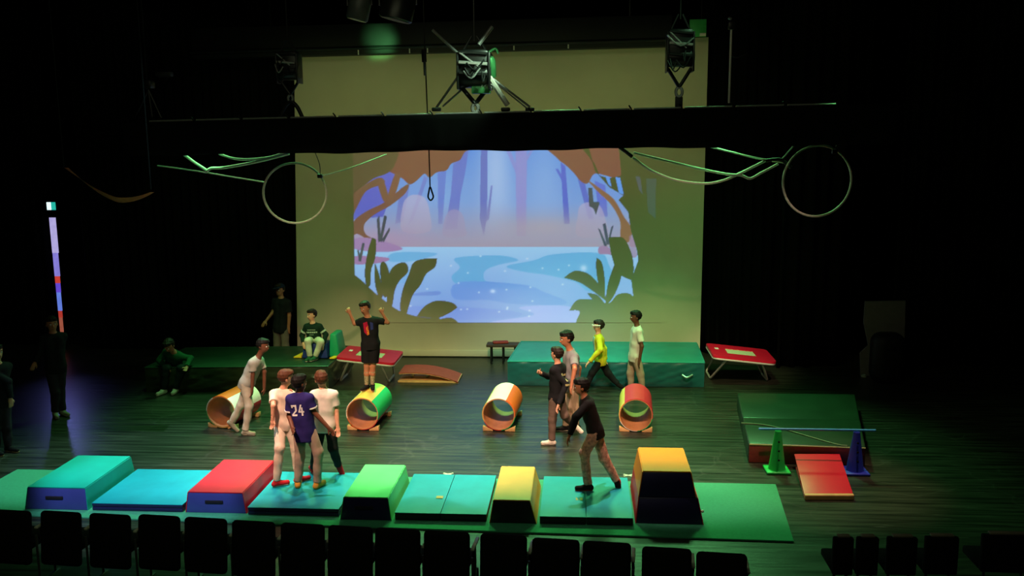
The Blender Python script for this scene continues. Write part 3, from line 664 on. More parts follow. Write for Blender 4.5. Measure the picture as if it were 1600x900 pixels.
def panel(mb, pts, n, th):                         # a quad panel of thickness th along n
    n = Vector(n).normalized() * th; a = [Vector(p) for p in pts]
    v = [mb.bm.verts.new(p) for p in a] + [mb.bm.verts.new(p + n) for p in a]
    mb.bm.faces.new(v[:4][::-1]); mb.bm.faces.new(v[4:])
    for i in range(4): mb.bm.faces.new((v[i], v[(i + 1) % 4], v[4 + (i + 1) % 4], v[4 + i]))
    return mb
def foam(label, x0, x1, tx0, tx1, y0, y1, ty0, ty1, z0, z1, top, side, front, slot=True):
    t = thing('foam_block', label, 'foam block', ((x0 + x1) / 2, (y0 + y1) / 2, z0), 'foam vault blocks in the front row')
    A = [(x0, y0, z0), (x1, y0, z0), (x1, y1, z0), (x0, y1, z0)]; B = [(tx0, ty0, z1), (tx1, ty0, z1), (tx1, ty1, z1), (tx0, ty1, z1)]
    MB().hexa(A, B, 0.012).build('core', front, t)
    panel(MB(), [B[0], B[1], B[2], B[3]], (0, 0, 1), 0.012).build('top_panel', top, t, smooth=False)
    panel(MB(), [A[0], B[0], B[3], A[3]], (-1, 0, 0), 0.008).build('side_panel', side, t, smooth=False)
    panel(MB(), [A[1], A[2], B[2], B[1]], (1, 0, 0), 0.008).build('side_panel', side, t, smooth=False)
    if slot:
        f = 0.55; y = y0 + (ty0 - y0) * f; xm = (x0 + x1) / 2
        MB().box((xm - 0.02, y - 0.002, z0 + (z1 - z0) * f), (0.24, 0.02, 0.045), 0.008).build('handle_slot', DARKHOLE, t)
    return t
foam('teal foam block with navy front at the left end of the row', -7.27, -6.42, -7.22, -6.44, 10.66, 11.93, 10.68, 11.88, ZU, 0.315, TEAL, TEAL, NAVY)
foam('red topped foam block with navy front', -5.09, -4.29, -5.05, -4.33, 10.66, 11.92, 10.67, 11.86, ZU, 0.295, RED, RED, NAVY)
foam('light green foam block left of the centre of the row', -3.02, -2.37, -2.97, -2.41, 10.54, 11.76, 10.56, 11.71, ZU, 0.315, LIME, LIME, DNAVY)
foam('narrow yellow foam block with black front', -1.12, -0.54, -1.07, -0.62, 10.54, 11.78, 10.56, 11.73, ZU, 0.315, YEL, YEL, MATS['black_vinyl'], False)
t = thing('foam_vault', 'tall two-tier foam vault with amber top and dark navy front', 'foam vault', (1.1, 11.2, ZU))
def tier(z0, z1, side, xa0, xa1, xb0, xb1, ya0, yb0, ya1, yb1, nm):
    A = [(xa0, ya0, z0), (xa1, ya0, z0), (xa1, ya1, z0), (xa0, ya1, z0)]; B = [(xb0, yb0, z1), (xb1, yb0, z1), (xb1, yb1, z1), (xb0, yb1, z1)]
    c_ = MB().hexa(A, B, 0.012).build(nm, DNAVY, t)
    panel(MB(), [A[0], B[0], B[3], A[3]], (-1, 0, 0), 0.01).build('side_panel', side, c_, smooth=False)
    panel(MB(), [A[1], A[2], B[2], B[1]], (1, 0, 0), 0.01).build('side_panel', side, c_, smooth=False)
    return B
tier(ZU, 0.33, RED, 0.70, 1.52, 0.74, 1.46, 10.62, 10.72, 11.84, 11.76, 'lower_tier')
B = tier(0.335, 0.63, AMBER, 0.74, 1.44, 0.79, 1.38, 10.72, 10.80, 11.76, 11.68, 'upper_tier')
panel(MB(), B, (0, 0, 1), 0.014).build('top_panel', AMBER, t, smooth=False)
MB().ball((1.525, 10.72, 0.16), 0.02, 2).build('white_toggle', CREAMP, t)

# ------------------------------------------------------------------ crash mats at the back
def crash(label, FL, FR, BR, BL, z1, topm, sidem, amp, seed):
    c = (np.array(FL) + FR + BR + BL) / 4; t = thing('crash_mat', label, 'crash mat', (c[0], c[1], 0), 'thick crash mats at the back')
    FL, FR, BR, BL = [np.array(p[:2], float) for p in (FL, FR, BR, BL)]
    r_ = random.Random(seed); nx, ny, nz = 60, 16, 12
    ks = [(r_.uniform(3, 9), r_.uniform(-7, 7), r_.uniform(0, 6), r_.uniform(.3, 1)) for _ in range(7)]
    def wob(a, b): return amp * sum(w_ * math.sin(k1 * a * 3 + k2 * b * 4 + p) for k1, k2, p, w_ in ks) / 3
    def grid(fn, n1, n2, name, m):
        V = [fn(i / n1, j / n2) for j in range(n2 + 1) for i in range(n1 + 1)]
        F = [(j * (n1 + 1) + i, j * (n1 + 1) + i + 1, (j + 1) * (n1 + 1) + i + 1, (j + 1) * (n1 + 1) + i) for j in range(n2) for i in range(n1)]
        return V, F
    def at(u_, v_): return FL * (1 - u_) * (1 - v_) + FR * u_ * (1 - v_) + BR * u_ * v_ + BL * (1 - u_) * v_
    fr = (FR - FL); fr /= np.linalg.norm(fr); nf = np.array([fr[1], -fr[0]])
    def top(u_, v_):
        p = at(u_, v_); e = min(1, 12 * min(u_, 1 - u_, v_, 1 - v_)); return (p[0], p[1], z1 - 0.012 * (1 - e) + 0.5 * e * wob(u_ * 2, v_))
    def front(u_, v_):
        p = at(u_, 0); e = math.sin(math.pi * v_) ** 0.5 * min(1, 14 * min(u_, 1 - u_)); d = e * (0.03 + 1.4 * wob(u_ * 3, v_)); return (p[0] + nf[0] * d, p[1] + nf[1] * d, 0.005 + (z1 - 0.017) * v_)
    def side(uu, sgn):
        def g(u_, v_):
            p = at(uu, u_); e = math.sin(math.pi * v_) ** 0.5 * min(1, 10 * min(u_, 1 - u_)); d = sgn * e * (0.02 + wob(u_ + 3, v_)); return (p[0] + fr[0] * d, p[1] + fr[1] * d, 0.005 + (z1 - 0.017) * v_)
        return g
    def back(u_, v_): p = at(1 - u_, 1); return (p[0], p[1], 0.005 + (z1 - 0.017) * v_)
    V, F = grid(top, nx, ny, '', None); mesh_np('top_cover', np.array(V), np.array(F), topm, t)
    VV, FF = [], []
    for fn, n1 in ((front, nx), (side(1, 1), ny), (back, nx), (side(0, -1), ny)):
        fn2 = fn if fn is not FF and fn.__name__ != 'g' else fn
        V, F = grid(fn2, n1, nz, '', None); k = len(VV); VV += V; FF += [tuple(i + k for i in f) for f in F]
    b = bmesh.new(); vs_ = [b.verts.new(v) for v in VV]
    for f in FF: b.faces.new([vs_[i] for i in f])
    bmesh.ops.remove_doubles(b, verts=b.verts, dist=0.002)
    mb = MB(); mb.bm.free(); mb.bm = b; mb.build('side_cover', sidem, t, angle=60)
    e = [(*FL, z1 - 0.01), (*FR, z1 - 0.01), (*BR, z1 - 0.01), (*BL, z1 - 0.01)]
    MB().tube(sum([[tuple(np.array(e[i]) * (1 - k / 10) + np.array(e[(i + 1) % 4]) * k / 10) for k in range(10)] for i in range(4)], []), 0.014, 6, closed=True).build('edge_piping', topm, t)
    return t
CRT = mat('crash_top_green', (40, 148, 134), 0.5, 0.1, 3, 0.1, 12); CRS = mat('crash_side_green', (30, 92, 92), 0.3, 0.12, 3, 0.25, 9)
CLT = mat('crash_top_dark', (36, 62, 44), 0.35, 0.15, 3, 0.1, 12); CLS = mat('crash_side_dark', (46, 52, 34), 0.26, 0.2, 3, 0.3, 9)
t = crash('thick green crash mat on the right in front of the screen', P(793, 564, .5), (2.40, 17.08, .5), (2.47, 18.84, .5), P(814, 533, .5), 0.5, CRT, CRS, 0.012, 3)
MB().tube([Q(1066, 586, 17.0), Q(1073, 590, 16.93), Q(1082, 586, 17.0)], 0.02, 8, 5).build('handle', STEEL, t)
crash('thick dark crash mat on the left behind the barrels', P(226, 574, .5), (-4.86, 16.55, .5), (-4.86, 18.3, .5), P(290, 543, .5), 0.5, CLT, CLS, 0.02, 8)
# dark folded mat at right with a maroon front
t = thing('floor_mat', 'low dark green mat with a maroon front edge at right', 'mat', (3.6, 14.4, 0))
DKT = mat('dark_green_vinyl', (36, 58, 40), 0.36, 0.15, 3, 0.15, 10)
lo = [P(1168, 722), P(1345, 727), P(1365, 640), P(1150, 641)]; lo = [(2.49, 12.95), (4.15, 12.85), (4.85, 15.75), (2.80, 15.75)]
for k, (a, b) in enumerate(((0.0, 0.46), (0.47, 1.0))):
    def mixp(v): return [(lo[0][0] * (1 - v) + lo[3][0] * v, lo[0][1] * (1 - v) + lo[3][1] * v), (lo[1][0] * (1 - v) + lo[2][0] * v, lo[1][1] * (1 - v) + lo[2][1] * v)]
    p, q = mixp(a), mixp(b); pts = [p[0], p[1], q[1], q[0]]
    MB().hexa([(x, y, 0.002) for x, y in pts], [(x, y, 0.29 - 0.015 * k) for x, y in pts], 0.025, 3).build('mat_half', DKT, t)
MB().hexa([(2.50, 12.94, 0.004), (4.14, 12.84, 0.004), (4.14, 12.86, 0.004), (2.50, 12.96, 0.004)], [(2.50, 12.935, 0.27), (4.14, 12.835, 0.27), (4.14, 12.86, 0.27), (2.50, 12.96, 0.27)], 0.004).build('maroon_front', mat('maroon_vinyl', (116, 44, 38), 0.5, 0.15, 14, 0.3, 30), t)
MB().tube([(2.50, 12.93, 0.28), (4.14, 12.83, 0.28)], 0.012, 6).build('front_piping', mat('olive_piping', (150, 140, 90), 0.6), t)
MB().tube([(2.55, 13.9, 0.30), (3.0, 13.75, 0.30), (3.7, 13.0, 0.295), (3.9, 12.9, 0.29)], 0.012, 6, 5).build('strap', mat('painted_glint', (104, 120, 84), 0.6), t)  # strap is an added tube that paints the glints on the mat top

# ------------------------------------------------------------------ barrels
def barrel(A, B, label, panels, phase):
    A = np.array(A); B = np.array(B); ax = B - A; Ln = np.linalg.norm(ax); ax /= Ln; R_ = 0.272; cz = R_ + 0.02
    A[2] = B[2] = cz
    t = thing('rolling_barrel', label, 'barrel', ((A[0] + B[0]) / 2, (A[1] + B[1]) / 2, 0), 'wooden barrels on cradles')
    sd = np.array([ax[1], -ax[0], 0.0]); up = np.array([0, 0, 1.0])
    n = 48
    def ringpt(c, r, k): a = 2 * math.pi * k / n; return Vector(c + sd * (r * math.sin(a)) + up * (r * math.cos(a)))
    mb = MB(); rr = [[mb.bm.verts.new(ringpt(c, r, k)) for k in range(n)] for c, r in ((A, R_ - 0.004), (A, R_ - 0.018), (B, R_ - 0.018), (B, R_ - 0.004))]
    for i in range(4):
        for k in range(n): mb.bm.faces.new((rr[i][k], rr[i][(k + 1) % n], rr[(i + 1) % 4][(k + 1) % n], rr[(i + 1) % 4][k]))
    mb.build('wooden_tube', WOOD, t)
    m_ = len(panels)
    for p, mt in enumerate(panels):
        a0, a1 = phase + n * p / m_, phase + n * (p + 1) / m_
        mb = MB(); k0 = [a0 + (a1 - a0) * i / 8 for i in range(9)]
        gr = [[mb.bm.verts.new(ringpt(c, r, k)) for k in k0] for c, r in ((A - ax * 0.001, R_ - 0.003), (A + ax * 0.001, R_ + 0.006), (B - ax * 0.001, R_ + 0.006), (B + ax * 0.001, R_ - 0.003))]
        for i in range(4):
            for k in range(8): mb.bm.faces.new((gr[i][k], gr[i][k + 1], gr[(i + 1) % 4][k + 1], gr[(i + 1) % 4][k]))
        for k in (0, 8): mb.bm.faces.new([gr[i][k] for i in range(4)])
        mb.build('coloured_panel', mt, t)
    rot = Matrix(((sd[0], ax[0], 0), (sd[1], ax[1], 0), (0, 0, 1)))
    for c, s2 in ((A + ax * 0.05, 1), (B - ax * 0.06, 1)):
        for s_ in (-1, 1):
            p0 = c + sd * s_ * 0.10; p1 = c + sd * s_ * 0.27
            w_ = ax * 0.04
            lo_ = [p0 - w_, p1 - w_, p1 + w_, p0 + w_]; lo_ = [(v[0], v[1], 0.002) for v in lo_]
            hi_ = [(lo_[0][0], lo_[0][1], 0.028), (lo_[1][0], lo_[1][1], 0.085), (lo_[2][0], lo_[2][1], 0.085), (lo_[3][0], lo_[3][1], 0.028)]
            if s_ < 0: lo_ = [lo_[1], lo_[0], lo_[3], lo_[2]]; hi_ = [hi_[1], hi_[0], hi_[3], hi_[2]]
            MB().hexa(lo_, hi_, 0.006).build('cradle_block', PINE, t)
    return t
barrel(P(345, 643, .3), P(386, 622, .3), 'barrel with orange and cream panels beside the leaning boy', [ORANGE, CREAMP, REDP, YELP, GREENP, CREAMP], -4)
barrel(P(566, 646, .3), P(588.5, 622, .3), 'yellow and green barrel under the boy standing on top', [YELP, GREENP, REDP, ORANGE, CREAMP], -4.6)
barrel(P(779, 647, .3), P(792, 621, .3), 'cream and orange barrel standing alone in the centre', [CREAMP, ORANGE, GREENP, REDP, YELP], -6)
barrel(P(993.5, 648, .3), P(993, 622.5, .3), 'red and yellow barrel at the right end of the barrel row', [YELP, REDP, REDP, GREENP, CREAMP], -15.2)

# ------------------------------------------------------------------ mini trampolines
def tramp(c4, zl, zr, feet, label):
    FL, FR, BR, BL = [Vector(P(*p, z)) for p, z in zip(c4, (zl, zr, zr, zl))]
    u_ = (FR - FL + BR - BL) / 2; v_ = (BL - FL + BR - FR) / 2; v_.z = 0; c = (FL + FR + BL + BR) / 4
    v_ = v_ - u_ * (v_.dot(u_) / u_.dot(u_)) * 0.7
    nrm = u_.cross(v_).normalized()
    t = thing('mini_trampoline', label, 'trampoline', (c.x, c.y, 0), 'red mini trampolines')
    def at(a, b, h=0): return c + u_ * a + v_ * b + nrm * h
    def rr(s_, h, n=6):
        pts = []; k = 0.09
        for (cx, cy, a0) in ((s_ - k, s_ - k, 0), (-s_ + k, s_ - k, 90), (-s_ + k, -s_ + k, 180), (s_ - k, -s_ + k, 270)):
            for i in range(n): a = math.radians(a0 + 90 * i / (n - 1)); pts.append(at(cx + k * math.cos(a), cy + k * math.sin(a), h))
        return pts
    MB().tube(rr(0.485, -0.035), 0.022, 8, closed=True).build('frame', PIPE, t)
    def ringmesh(so, si, h0, h1, name, m):
        mb = MB(); O, I = rr(so, 0), [at(x, y) for x, y in si] if isinstance(si, list) else rr(si, 0); n = len(O)
        L = [[mb.bm.verts.new(p + nrm * h) for p in S] for S, h in ((O, h0), (O, h1), (I, h1), (I, h0))]
        for i in range(4):
            for k in range(n): mb.bm.faces.new((L[i][k], L[i][(k + 1) % n], L[(i + 1) % 4][(k + 1) % n], L[(i + 1) % 4][k]))
        mb.build(name, m, t)
    # inner opening, sharp rectangle sampled like the outer ring
    def inner(hw, hh):
        out = []
        for (sx, sy) in ((1, 1), (-1, 1), (-1, -1), (1, -1)):
            for i in range(6): out.append((sx * hw, sy * hh))
        return out
    mb = MB(); O = rr(0.5, 0); k = len(O); I = [at(x * 1.0 + 0, y) for x, y in inner(0.23, 0.2)]
    L = [[mb.bm.verts.new(p + nrm * h) for p in S] for S, h in ((O, -0.015), (O, 0.03), (I, 0.03), (I, -0.015))]
    for i in range(4):
        for q in range(k):
            f = [L[i][q], L[i][(q + 1) % k], L[(i + 1) % 4][(q + 1) % k], L[(i + 1) % 4][q]]; mb.bm.faces.new(f)
    bmesh.ops.remove_doubles(mb.bm, verts=mb.bm.verts, dist=1e-5); mb.build('red_pad', RED, t)
    mb = MB(); mb.hexa([at(-.24, -.21, 0), at(.24, -.21, 0), at(.24, .21, 0), at(-.24, .21, 0)], [at(-.24, -.21, .018), at(.24, -.21, .018), at(.24, .21, .018), at(-.24, .21, .018)]).build('jump_bed', mat('cream_webbing', (196, 206, 160), 0.8, 0.1, 60), t)
    MB().hexa([at(-.40, .05, .031), at(-.34, .05, .031), at(-.34, .17, .031), at(-.40, .17, .031)], [at(-.40, .05, .034), at(-.34, .05, .034), at(-.34, .17, .034), at(-.40, .17, .034)]).build('pad_label', CREAMP, t)
    for s_, (fx, fy) in zip((-1, 1), feet):
        g = Vector(P(fx, fy)); g2 = Vector((g.x + v_.x * 0.55, g.y + v_.y * 0.55, 0.025)); g = Vector((g.x, g.y, 0.025))
        MB().tube([at(s_ * 0.28, -0.48, -0.035), at(s_ * 0.28, -0.48, -0.035).lerp(g, 0.93), g.lerp(g2, 0.06), g2.lerp(g, 0.06), at(s_ * 0.28, 0.48, -0.035).lerp(g2, 0.93), at(s_ * 0.28, 0.48, -0.035)], 0.022, 8).build('leg', PIPE, t)
    return t
tramp([(524, 560), (614, 570), (632, 551), (545, 542)], .60, .48, ((532, 597), (607, 599)), 'red mini trampoline on the left behind the boy on the barrel')
tramp([(1109, 557.5), (1210, 567), (1200, 549), (1107, 538)], .62, .48, ((1110, 593), (1199, 596)), 'red mini trampoline at right beside the green crash mat')

# ------------------------------------------------------------------ springboards, bench, hurdle
t = thing('springboard', 'brown curved springboard lying left of the screen centre', 'springboard', (-3.0, 17.5, 0))
BRN = mat('brown_carpet', (168, 74, 58), 0.8, 0.1, 12, 0.2, 120)
def arc_board(zf, name, m, th, y0, y1, xa, xb):
    n = 20; mb = MB(); vs_ = []
    for i in range(n + 1):
        x = xa + (xb - xa) * i / n; z = zf(i / n)
        vs_.append([mb.bm.verts.new((x, yy, zz)) for yy, zz in ((y0, z - th), (y0, z), (y1, z), (y1, z - th))])
    for A_, B_ in zip(vs_, vs_[1:]):
        for j in range(4): mb.bm.faces.new((A_[j], A_[(j + 1) % 4], B_[(j + 1) % 4], B_[j]))
    mb.bm.faces.new(vs_[0]); mb.bm.faces.new(vs_[-1][::-1]); mb.build(name, m, t)
arc_board(lambda s_: 0.17 + 0.06 * math.sin(s_ * math.pi * 0.75 + 0.55) - 0.155 * s_ ** 2.2, 'top_carpet', BRN, 0.012, 17.2, 17.85, -3.62, -2.42)
arc_board(lambda s_: 0.156 + 0.06 * math.sin(s_ * math.pi * 0.75 + 0.55) - 0.155 * s_ ** 2.2, 'top_board', PINE, 0.018, 17.21, 17.84, -3.62, -2.42)
arc_board(lambda s_: 0.035, 'base_board', PINE, 0.03, 17.21, 17.84, -3.64, -2.42)
for x in (-3.42, -3.1): MB().tube([(x, 17.5, 0.04), (x + 0.04, 17.5, 0.09), (x, 17.5, 0.15)], 0.03, 8, 3).build('spring', STEEL, t)
t = thing('springboard', 'bright red springboard with cream front edge at lower right', 'springboard', (3.3, 12.1, 0))
FLb, FRb = P(1257, 781), P(1334, 781); BLb, BRb = P(1241, 709, .2), P(1312, 709, .2)
def lerp(a, b, k): return tuple(np.array(a) * (1 - k) + np.array(b) * k)
def off(p, dz): return (p[0], p[1], p[2] + dz)
MB().hexa([off(FLb, .03), off(FRb, .03), off(BRb, -.02), off(BLb, -.02)], [off(FLb, .055), off(FRb, .055), BRb, BLb], 0.008).build('top_board', RED, t)
MB().hexa([off(lerp(FLb, BLb, -.02), .004), off(lerp(FRb, BRb, -.02), .004), off(lerp(FRb, BRb, .0), .004), off(lerp(FLb, BLb, .0), .004)], [off(lerp(FLb, BLb, -.02), .075), off(lerp(FRb, BRb, -.02), .075), off(lerp(FRb, BRb, .02), .08), off(lerp(FLb, BLb, .02), .08)], 0.012, 3).build('front_edge', PINE, t)
b0, b1 = np.array(P(1243, 732)), np.array(P(1318, 732))
MB().hexa([off(FLb, .002), off(FRb, .002), (b1[0], b1[1], .002), (b0[0], b0[1], .002)], [off(FLb, .028), off(FRb, .028), (b1[0], b1[1], .03), (b0[0], b0[1], .03)], 0.006).build('base_board', RED, t)
for k in (0.25, 0.75):
    q = lerp(b0, b1, k); MB().tube([(q[0], q[1] - 0.1, .03), (q[0], q[1] - 0.1, .15)], 0.05, 10).build('spring', STEEL, t)
t = thing('low_bench', 'small dark bench against the screen left of the green crash mat', 'bench', (-1.65, 18.95, 0))
MB().box((-1.66, 18.95, 0.40), (0.72, 0.3, 0.06), 0.012).build('seat_board', mat('dark_wood', (70, 52, 38), 0.6), t)
for x in (-1.92, -1.66, -1.40):
    MB().tube([(x, 18.85, 0.37), (x, 18.85, 0.002)], 0.02, 6).build('leg', BLACKM, t); MB().tube([(x, 19.05, 0.37), (x, 19.05, 0.002)], 0.02, 6).build('leg', BLACKM, t)
o = MB().box((-1.72, 18.95, 0.455), (0.34, 0.16, 0.045), 0.02, Matrix.Rotation(0.2, 3, 'Z')).build('folded_cloth', mat('dull_red_cloth', (150, 50, 40), 0.8, 0.2, 20, 0.4, 60), origin=(-1.72, 18.95, 0.43)); tag(o, 'folded dull red cloth lying on the dark bench', 'cloth')
def cone(px, py, m, label, y=12.6):
    c = P(px, py); c = (c[0], y, 0); t = thing('traffic_cone', label, 'cone', c, 'hurdle cones')
    MB().box((c[0], y, 0.02), (0.34, 0.34, 0.036), 0.015, seg=3).build('base', m, t)
    MB().lathe([(0.125, 0.036), (0.118, 0.06), (0.05, 0.56), (0.046, 0.60), (0.0, 0.605)], c, 24).build('cone_body', m, t)
    for z in (0.2, 0.33, 0.46):
        r_ = 0.125 - (z - 0.036) * 0.142; MB().lathe([(0.014, 0), (0.014, 0.012)], (c[0], y - r_ - 0.003, z), 10, Matrix.Rotation(math.pi / 2, 3, 'X')).build('hole', DARKHOLE, t)
    return c
cone(1213, 735, mat('green_plastic', (40, 200, 90), 0.4, 0.05), 'green cone holding up the left end of the blue pole')
cone(1338, 741, mat('blue_plastic', (44, 60, 190), 0.4, 0.05), 'blue cone holding up the right end of the blue pole')
o = MB().tube([(2.56, 12.6, 0.628), (4.19, 12.6, 0.628)], 0.018, 10).build('hurdle_pole', mat('blue_pole', (60, 150, 215), 0.35, 0.05), origin=(3.37, 12.6, 0.61)); tag(o, 'thin blue pole laid across the two cones', 'pole')
# foam seat on the left crash mat
t = thing('foam_stool', 'blue and green foam seat with yellow flaps under the seated boy', 'foam stool', (-5.3, 17.4, .51))
MB().hexa([(-5.55, 17.1, .512), (-5.02, 17.1, .512), (-5.02, 17.55, .512), (-5.55, 17.55, .512)], [(-5.5, 17.14, .80), (-5.06, 17.14, .80), (-5.06, 17.52, .80), (-5.5, 17.52, .80)], 0.02, 3).build('blue_block', mat('blue_foam', (30, 52, 120), 0.5, 0.08), t)
MB().hexa([(-5.02, 17.2, .512), (-4.80, 17.2, .512), (-4.80, 17.75, .512), (-5.02, 17.75, .512)], [(-5.0, 17.25, .98), (-4.87, 17.25, .98), (-4.86, 17.7, .98), (-5.0, 17.7, .98)], 0.03, 3).build('green_block', mat('green_foam', (20, 150, 100), 0.45, 0.06), t)
YF = mat('yellow_flap', (236, 200, 40), 0.5, 0.06)
MB().hexa([(-4.97, 17.05, .512), (-4.86, 17.05, .512), (-4.70, 17.75, .512), (-4.79, 17.75, .512)], [(-4.97, 17.05, .545), (-4.86, 17.05, .545), (-4.70, 17.75, .545), (-4.79, 17.75, .545)], 0.008).build('flap', YF, t)
MB().hexa([(-5.72, 17.12, .512), (-5.56, 17.12, .512), (-5.56, 17.5, .512), (-5.66, 17.5, .512)], [(-5.72, 17.12, .54), (-5.57, 17.12, .56), (-5.57, 17.5, .56), (-5.66, 17.5, .54)], 0.006).build('flap', YF, t)
# tape marks on the floor
TAPE = mat('pale_tape', (190, 205, 170), 0.6, 0.1)
for px, py, lab in ((982, 743, 'pale crossed tape mark on the floor left of the vault'), (700, 741, 'small pale tape mark on the floor behind the blue mats')):
    q = P(px, py); t = thing('tape_mark', lab, 'tape mark', (q[0], q[1], 0))
    for a in (0.5, -0.5): MB().box((q[0], q[1], 0.003 + 0.001 * a), (0.16, 0.03, 0.003), 0, Matrix.Rotation(a, 3, 'Z')).build('tape_strip', TAPE, t)

# ------------------------------------------------------------------ seats
SEAT = mat('seat_cloth', (9, 12, 10), 0.9, 0.15, 30, 0.2, 200, spec=0.2)
ARM = mat('armrest_plastic', (190, 205, 180), 0.4, 0.08)
LEGM = mat('seat_leg_metal', (74, 84, 76), 0.5, 0.1, metal=0.4)
def seat_proto():
    t = bpy.data.objects.new('auditorium_seat', None); COL.objects.link(t); t.empty_display_size = 0.1
    MB().box((0, 0, 0.535), (0.475, 0.07, 0.59), 0.045, Matrix.Rotation(-0.12, 3, 'X'), 3).build('backrest', SEAT, t)
    MB().box((0, 0.24, 0.43), (0.42, 0.42, 0.09), 0.03, seg=3).build('seat_cushion', SEAT, t)
    MB().box((0.256, 0.20, 0.63), (0.04, 0.30, 0.028), 0.01, seg=2).build('armrest', ARM, t)
    MB().box((0.256, 0.16, 0.46), (0.03, 0.06, 0.32), 0.006).build('arm_post', LEGM, t)
    MB().tube([(0.256, 0.05, 0.012), (0.256, 0.05, 0.55)], 0.014, 6).build('leg', LEGM, t)
    MB().tube([(0.256, 0.30, 0.012), (0.256, 0.30, 0.32)], 0.014, 6).build('leg', LEGM, t)
    MB().box((0.256, 0.17, 0.009), (0.04, 0.4, 0.014), 0.003).build('foot_rail', LEGM, t)
    return t
proto = seat_proto(); used = [False]
def seat(x, y, rz, label, group):
    if not used[0]: r = proto; used[0] = True
    else:
        r = proto.copy(); COL.objects.link(r)
        for c in proto.children:
            d = c.copy(); COL.objects.link(d); d.parent = r
    r.location = (x, y, 0); r.rotation_euler = (0, 0, rz); tag(r, label, 'seat', group)
ORD = ['leftmost', 'second', 'third', 'fourth', 'fifth', 'sixth', 'seventh', 'eighth', 'ninth', 'tenth', 'eleventh', 'twelfth', 'thirteenth', 'fourteenth', 'fifteenth']
sx = [(14, 799), (92, 801), (169, 805), (246, 807), (319, 811), (394, 816), (471, 820), (546, 824), (620, 828), (697, 832), (786, 837), (868, 844), (948, 849), (1042, 858), (1128, 866)]
for i, (px, py) in enumerate(sx):
    q = P(px, py, 0.83)
    lab = 'leftmost black auditorium seat in the row before the stage' if i == 0 else ('rightmost black auditorium seat, below the green mat end' if i == 14 else ORD[i] + ' black auditorium seat from the left in the front row')
    seat(q[0], q[1], math.radians(-4.5), lab, 'front row of auditorium seats')
# side block of seats in the dark, seen by the pale tops of their arms
for i, (px, py, w_) in enumerate(((1318, 836, 18), (1356, 836, 20), (1410, 836, 30), (1472, 835, 34), (1575, 832, 56))):
    q = P(px, py, 0.8); W_ = w_ / FPX * 9.2
    t = thing('side_seat', ['narrow dark seat with pale top edge, first past the red springboard', 'second dark side seat with a pale top edge from the left', 'middle one of the dark side seats with pale top edges', 'wide dark side seat with pale top edge, second from the right', 'widest dark side seat with pale top edge at lower right corner'][i], 'seat', (q[0], q[1], 0), 'dark seats at lower right')
    MB().box((q[0], q[1], 0.58), (W_ * 1.2 + 0.06, 0.07, 0.40), 0.02).build('backrest', SEAT, t)
    MB().box((q[0], q[1], 0.793), (W_, 0.06, 0.022), 0.006).build('top_edge', mat('dull_edge', (120, 116, 100), 0.5), t)
    MB().box((q[0], q[1] + 0.24, 0.42), (W_ * 1.2 + 0.05, 0.4, 0.08), 0.02).build('seat_cushion', SEAT, t)
    for s_ in (-1, 1): MB().tube([(q[0] + s_ * W_ * 0.5, q[1] + 0.05, 0.0), (q[0] + s_ * W_ * 0.5, q[1] + 0.05, 0.4)], 0.014, 6).build('leg', LEGM, t)

# ------------------------------------------------------------------ people: smooth distance fields turned into one surface per piece
def nets(d, org, h):
    s = d < 0
    c = [(i, j, k) for i in (0, 1) for j in (0, 1) for k in (0, 1)]
    n0, n1, n2 = d.shape
    sub = lambda a, o_: a[o_[0]:n0 - 1 + o_[0], o_[1]:n1 - 1 + o_[1], o_[2]:n2 - 1 + o_[2]]
    cnt = sum(sub(s, o_).astype(np.int8) for o_ in c)
    act = (cnt > 0) & (cnt < 8); I = np.argwhere(act)
    vid = -np.ones(act.shape, np.int32); vid[act] = np.arange(len(I))
    vals = [d[I[:, 0] + o_[0], I[:, 1] + o_[1], I[:, 2] + o_[2]] for o_ in c]
    acc = np.zeros((len(I), 3)); num = np.zeros(len(I))
    for a in range(8):
        for b in range(a + 1, 8):
            if sum(abs(c[a][q] - c[b][q]) for q in range(3)) != 1: continue
            va, vb = vals[a], vals[b]; k = (va < 0) != (vb < 0)
            t = np.where(k, va / np.where(k, va - vb, 1), 0)[:, None]
            p = np.array(c[a]) * (1 - t) + np.array(c[b]) * t
            acc += p * k[:, None]; num += k
    V = (I + acc / num[:, None]) * h + org
    F = []
    for ax in range(3):
        o_ = [0, 0, 0]; o_[ax] = 1
        A = s[:n0 - o_[0], :n1 - o_[1], :n2 - o_[2]]; B = s[o_[0]:, o_[1]:, o_[2]:]
        E_ = np.argwhere(A != B)
        u_, v_ = [(1, 2), (2, 0), (0, 1)][ax]
        ok = (E_[:, u_] > 0) & (E_[:, v_] > 0) & (E_[:, u_] < d.shape[u_] - 1) & (E_[:, v_] < d.shape[v_] - 1); E_ = E_[ok]
        du = np.zeros(3, int); du[u_] = 1; dv = np.zeros(3, int); dv[v_] = 1
        q = [E_ - du - dv, E_ - dv, E_, E_ - du]
        f = np.stack([vid[x[:, 0], x[:, 1], x[:, 2]] for x in q], 1)
        ins = s[E_[:, 0], E_[:, 1], E_[:, 2]]
        f[~ins] = f[~ins][:, ::-1]; F.append(f)
    return V, np.concatenate(F)

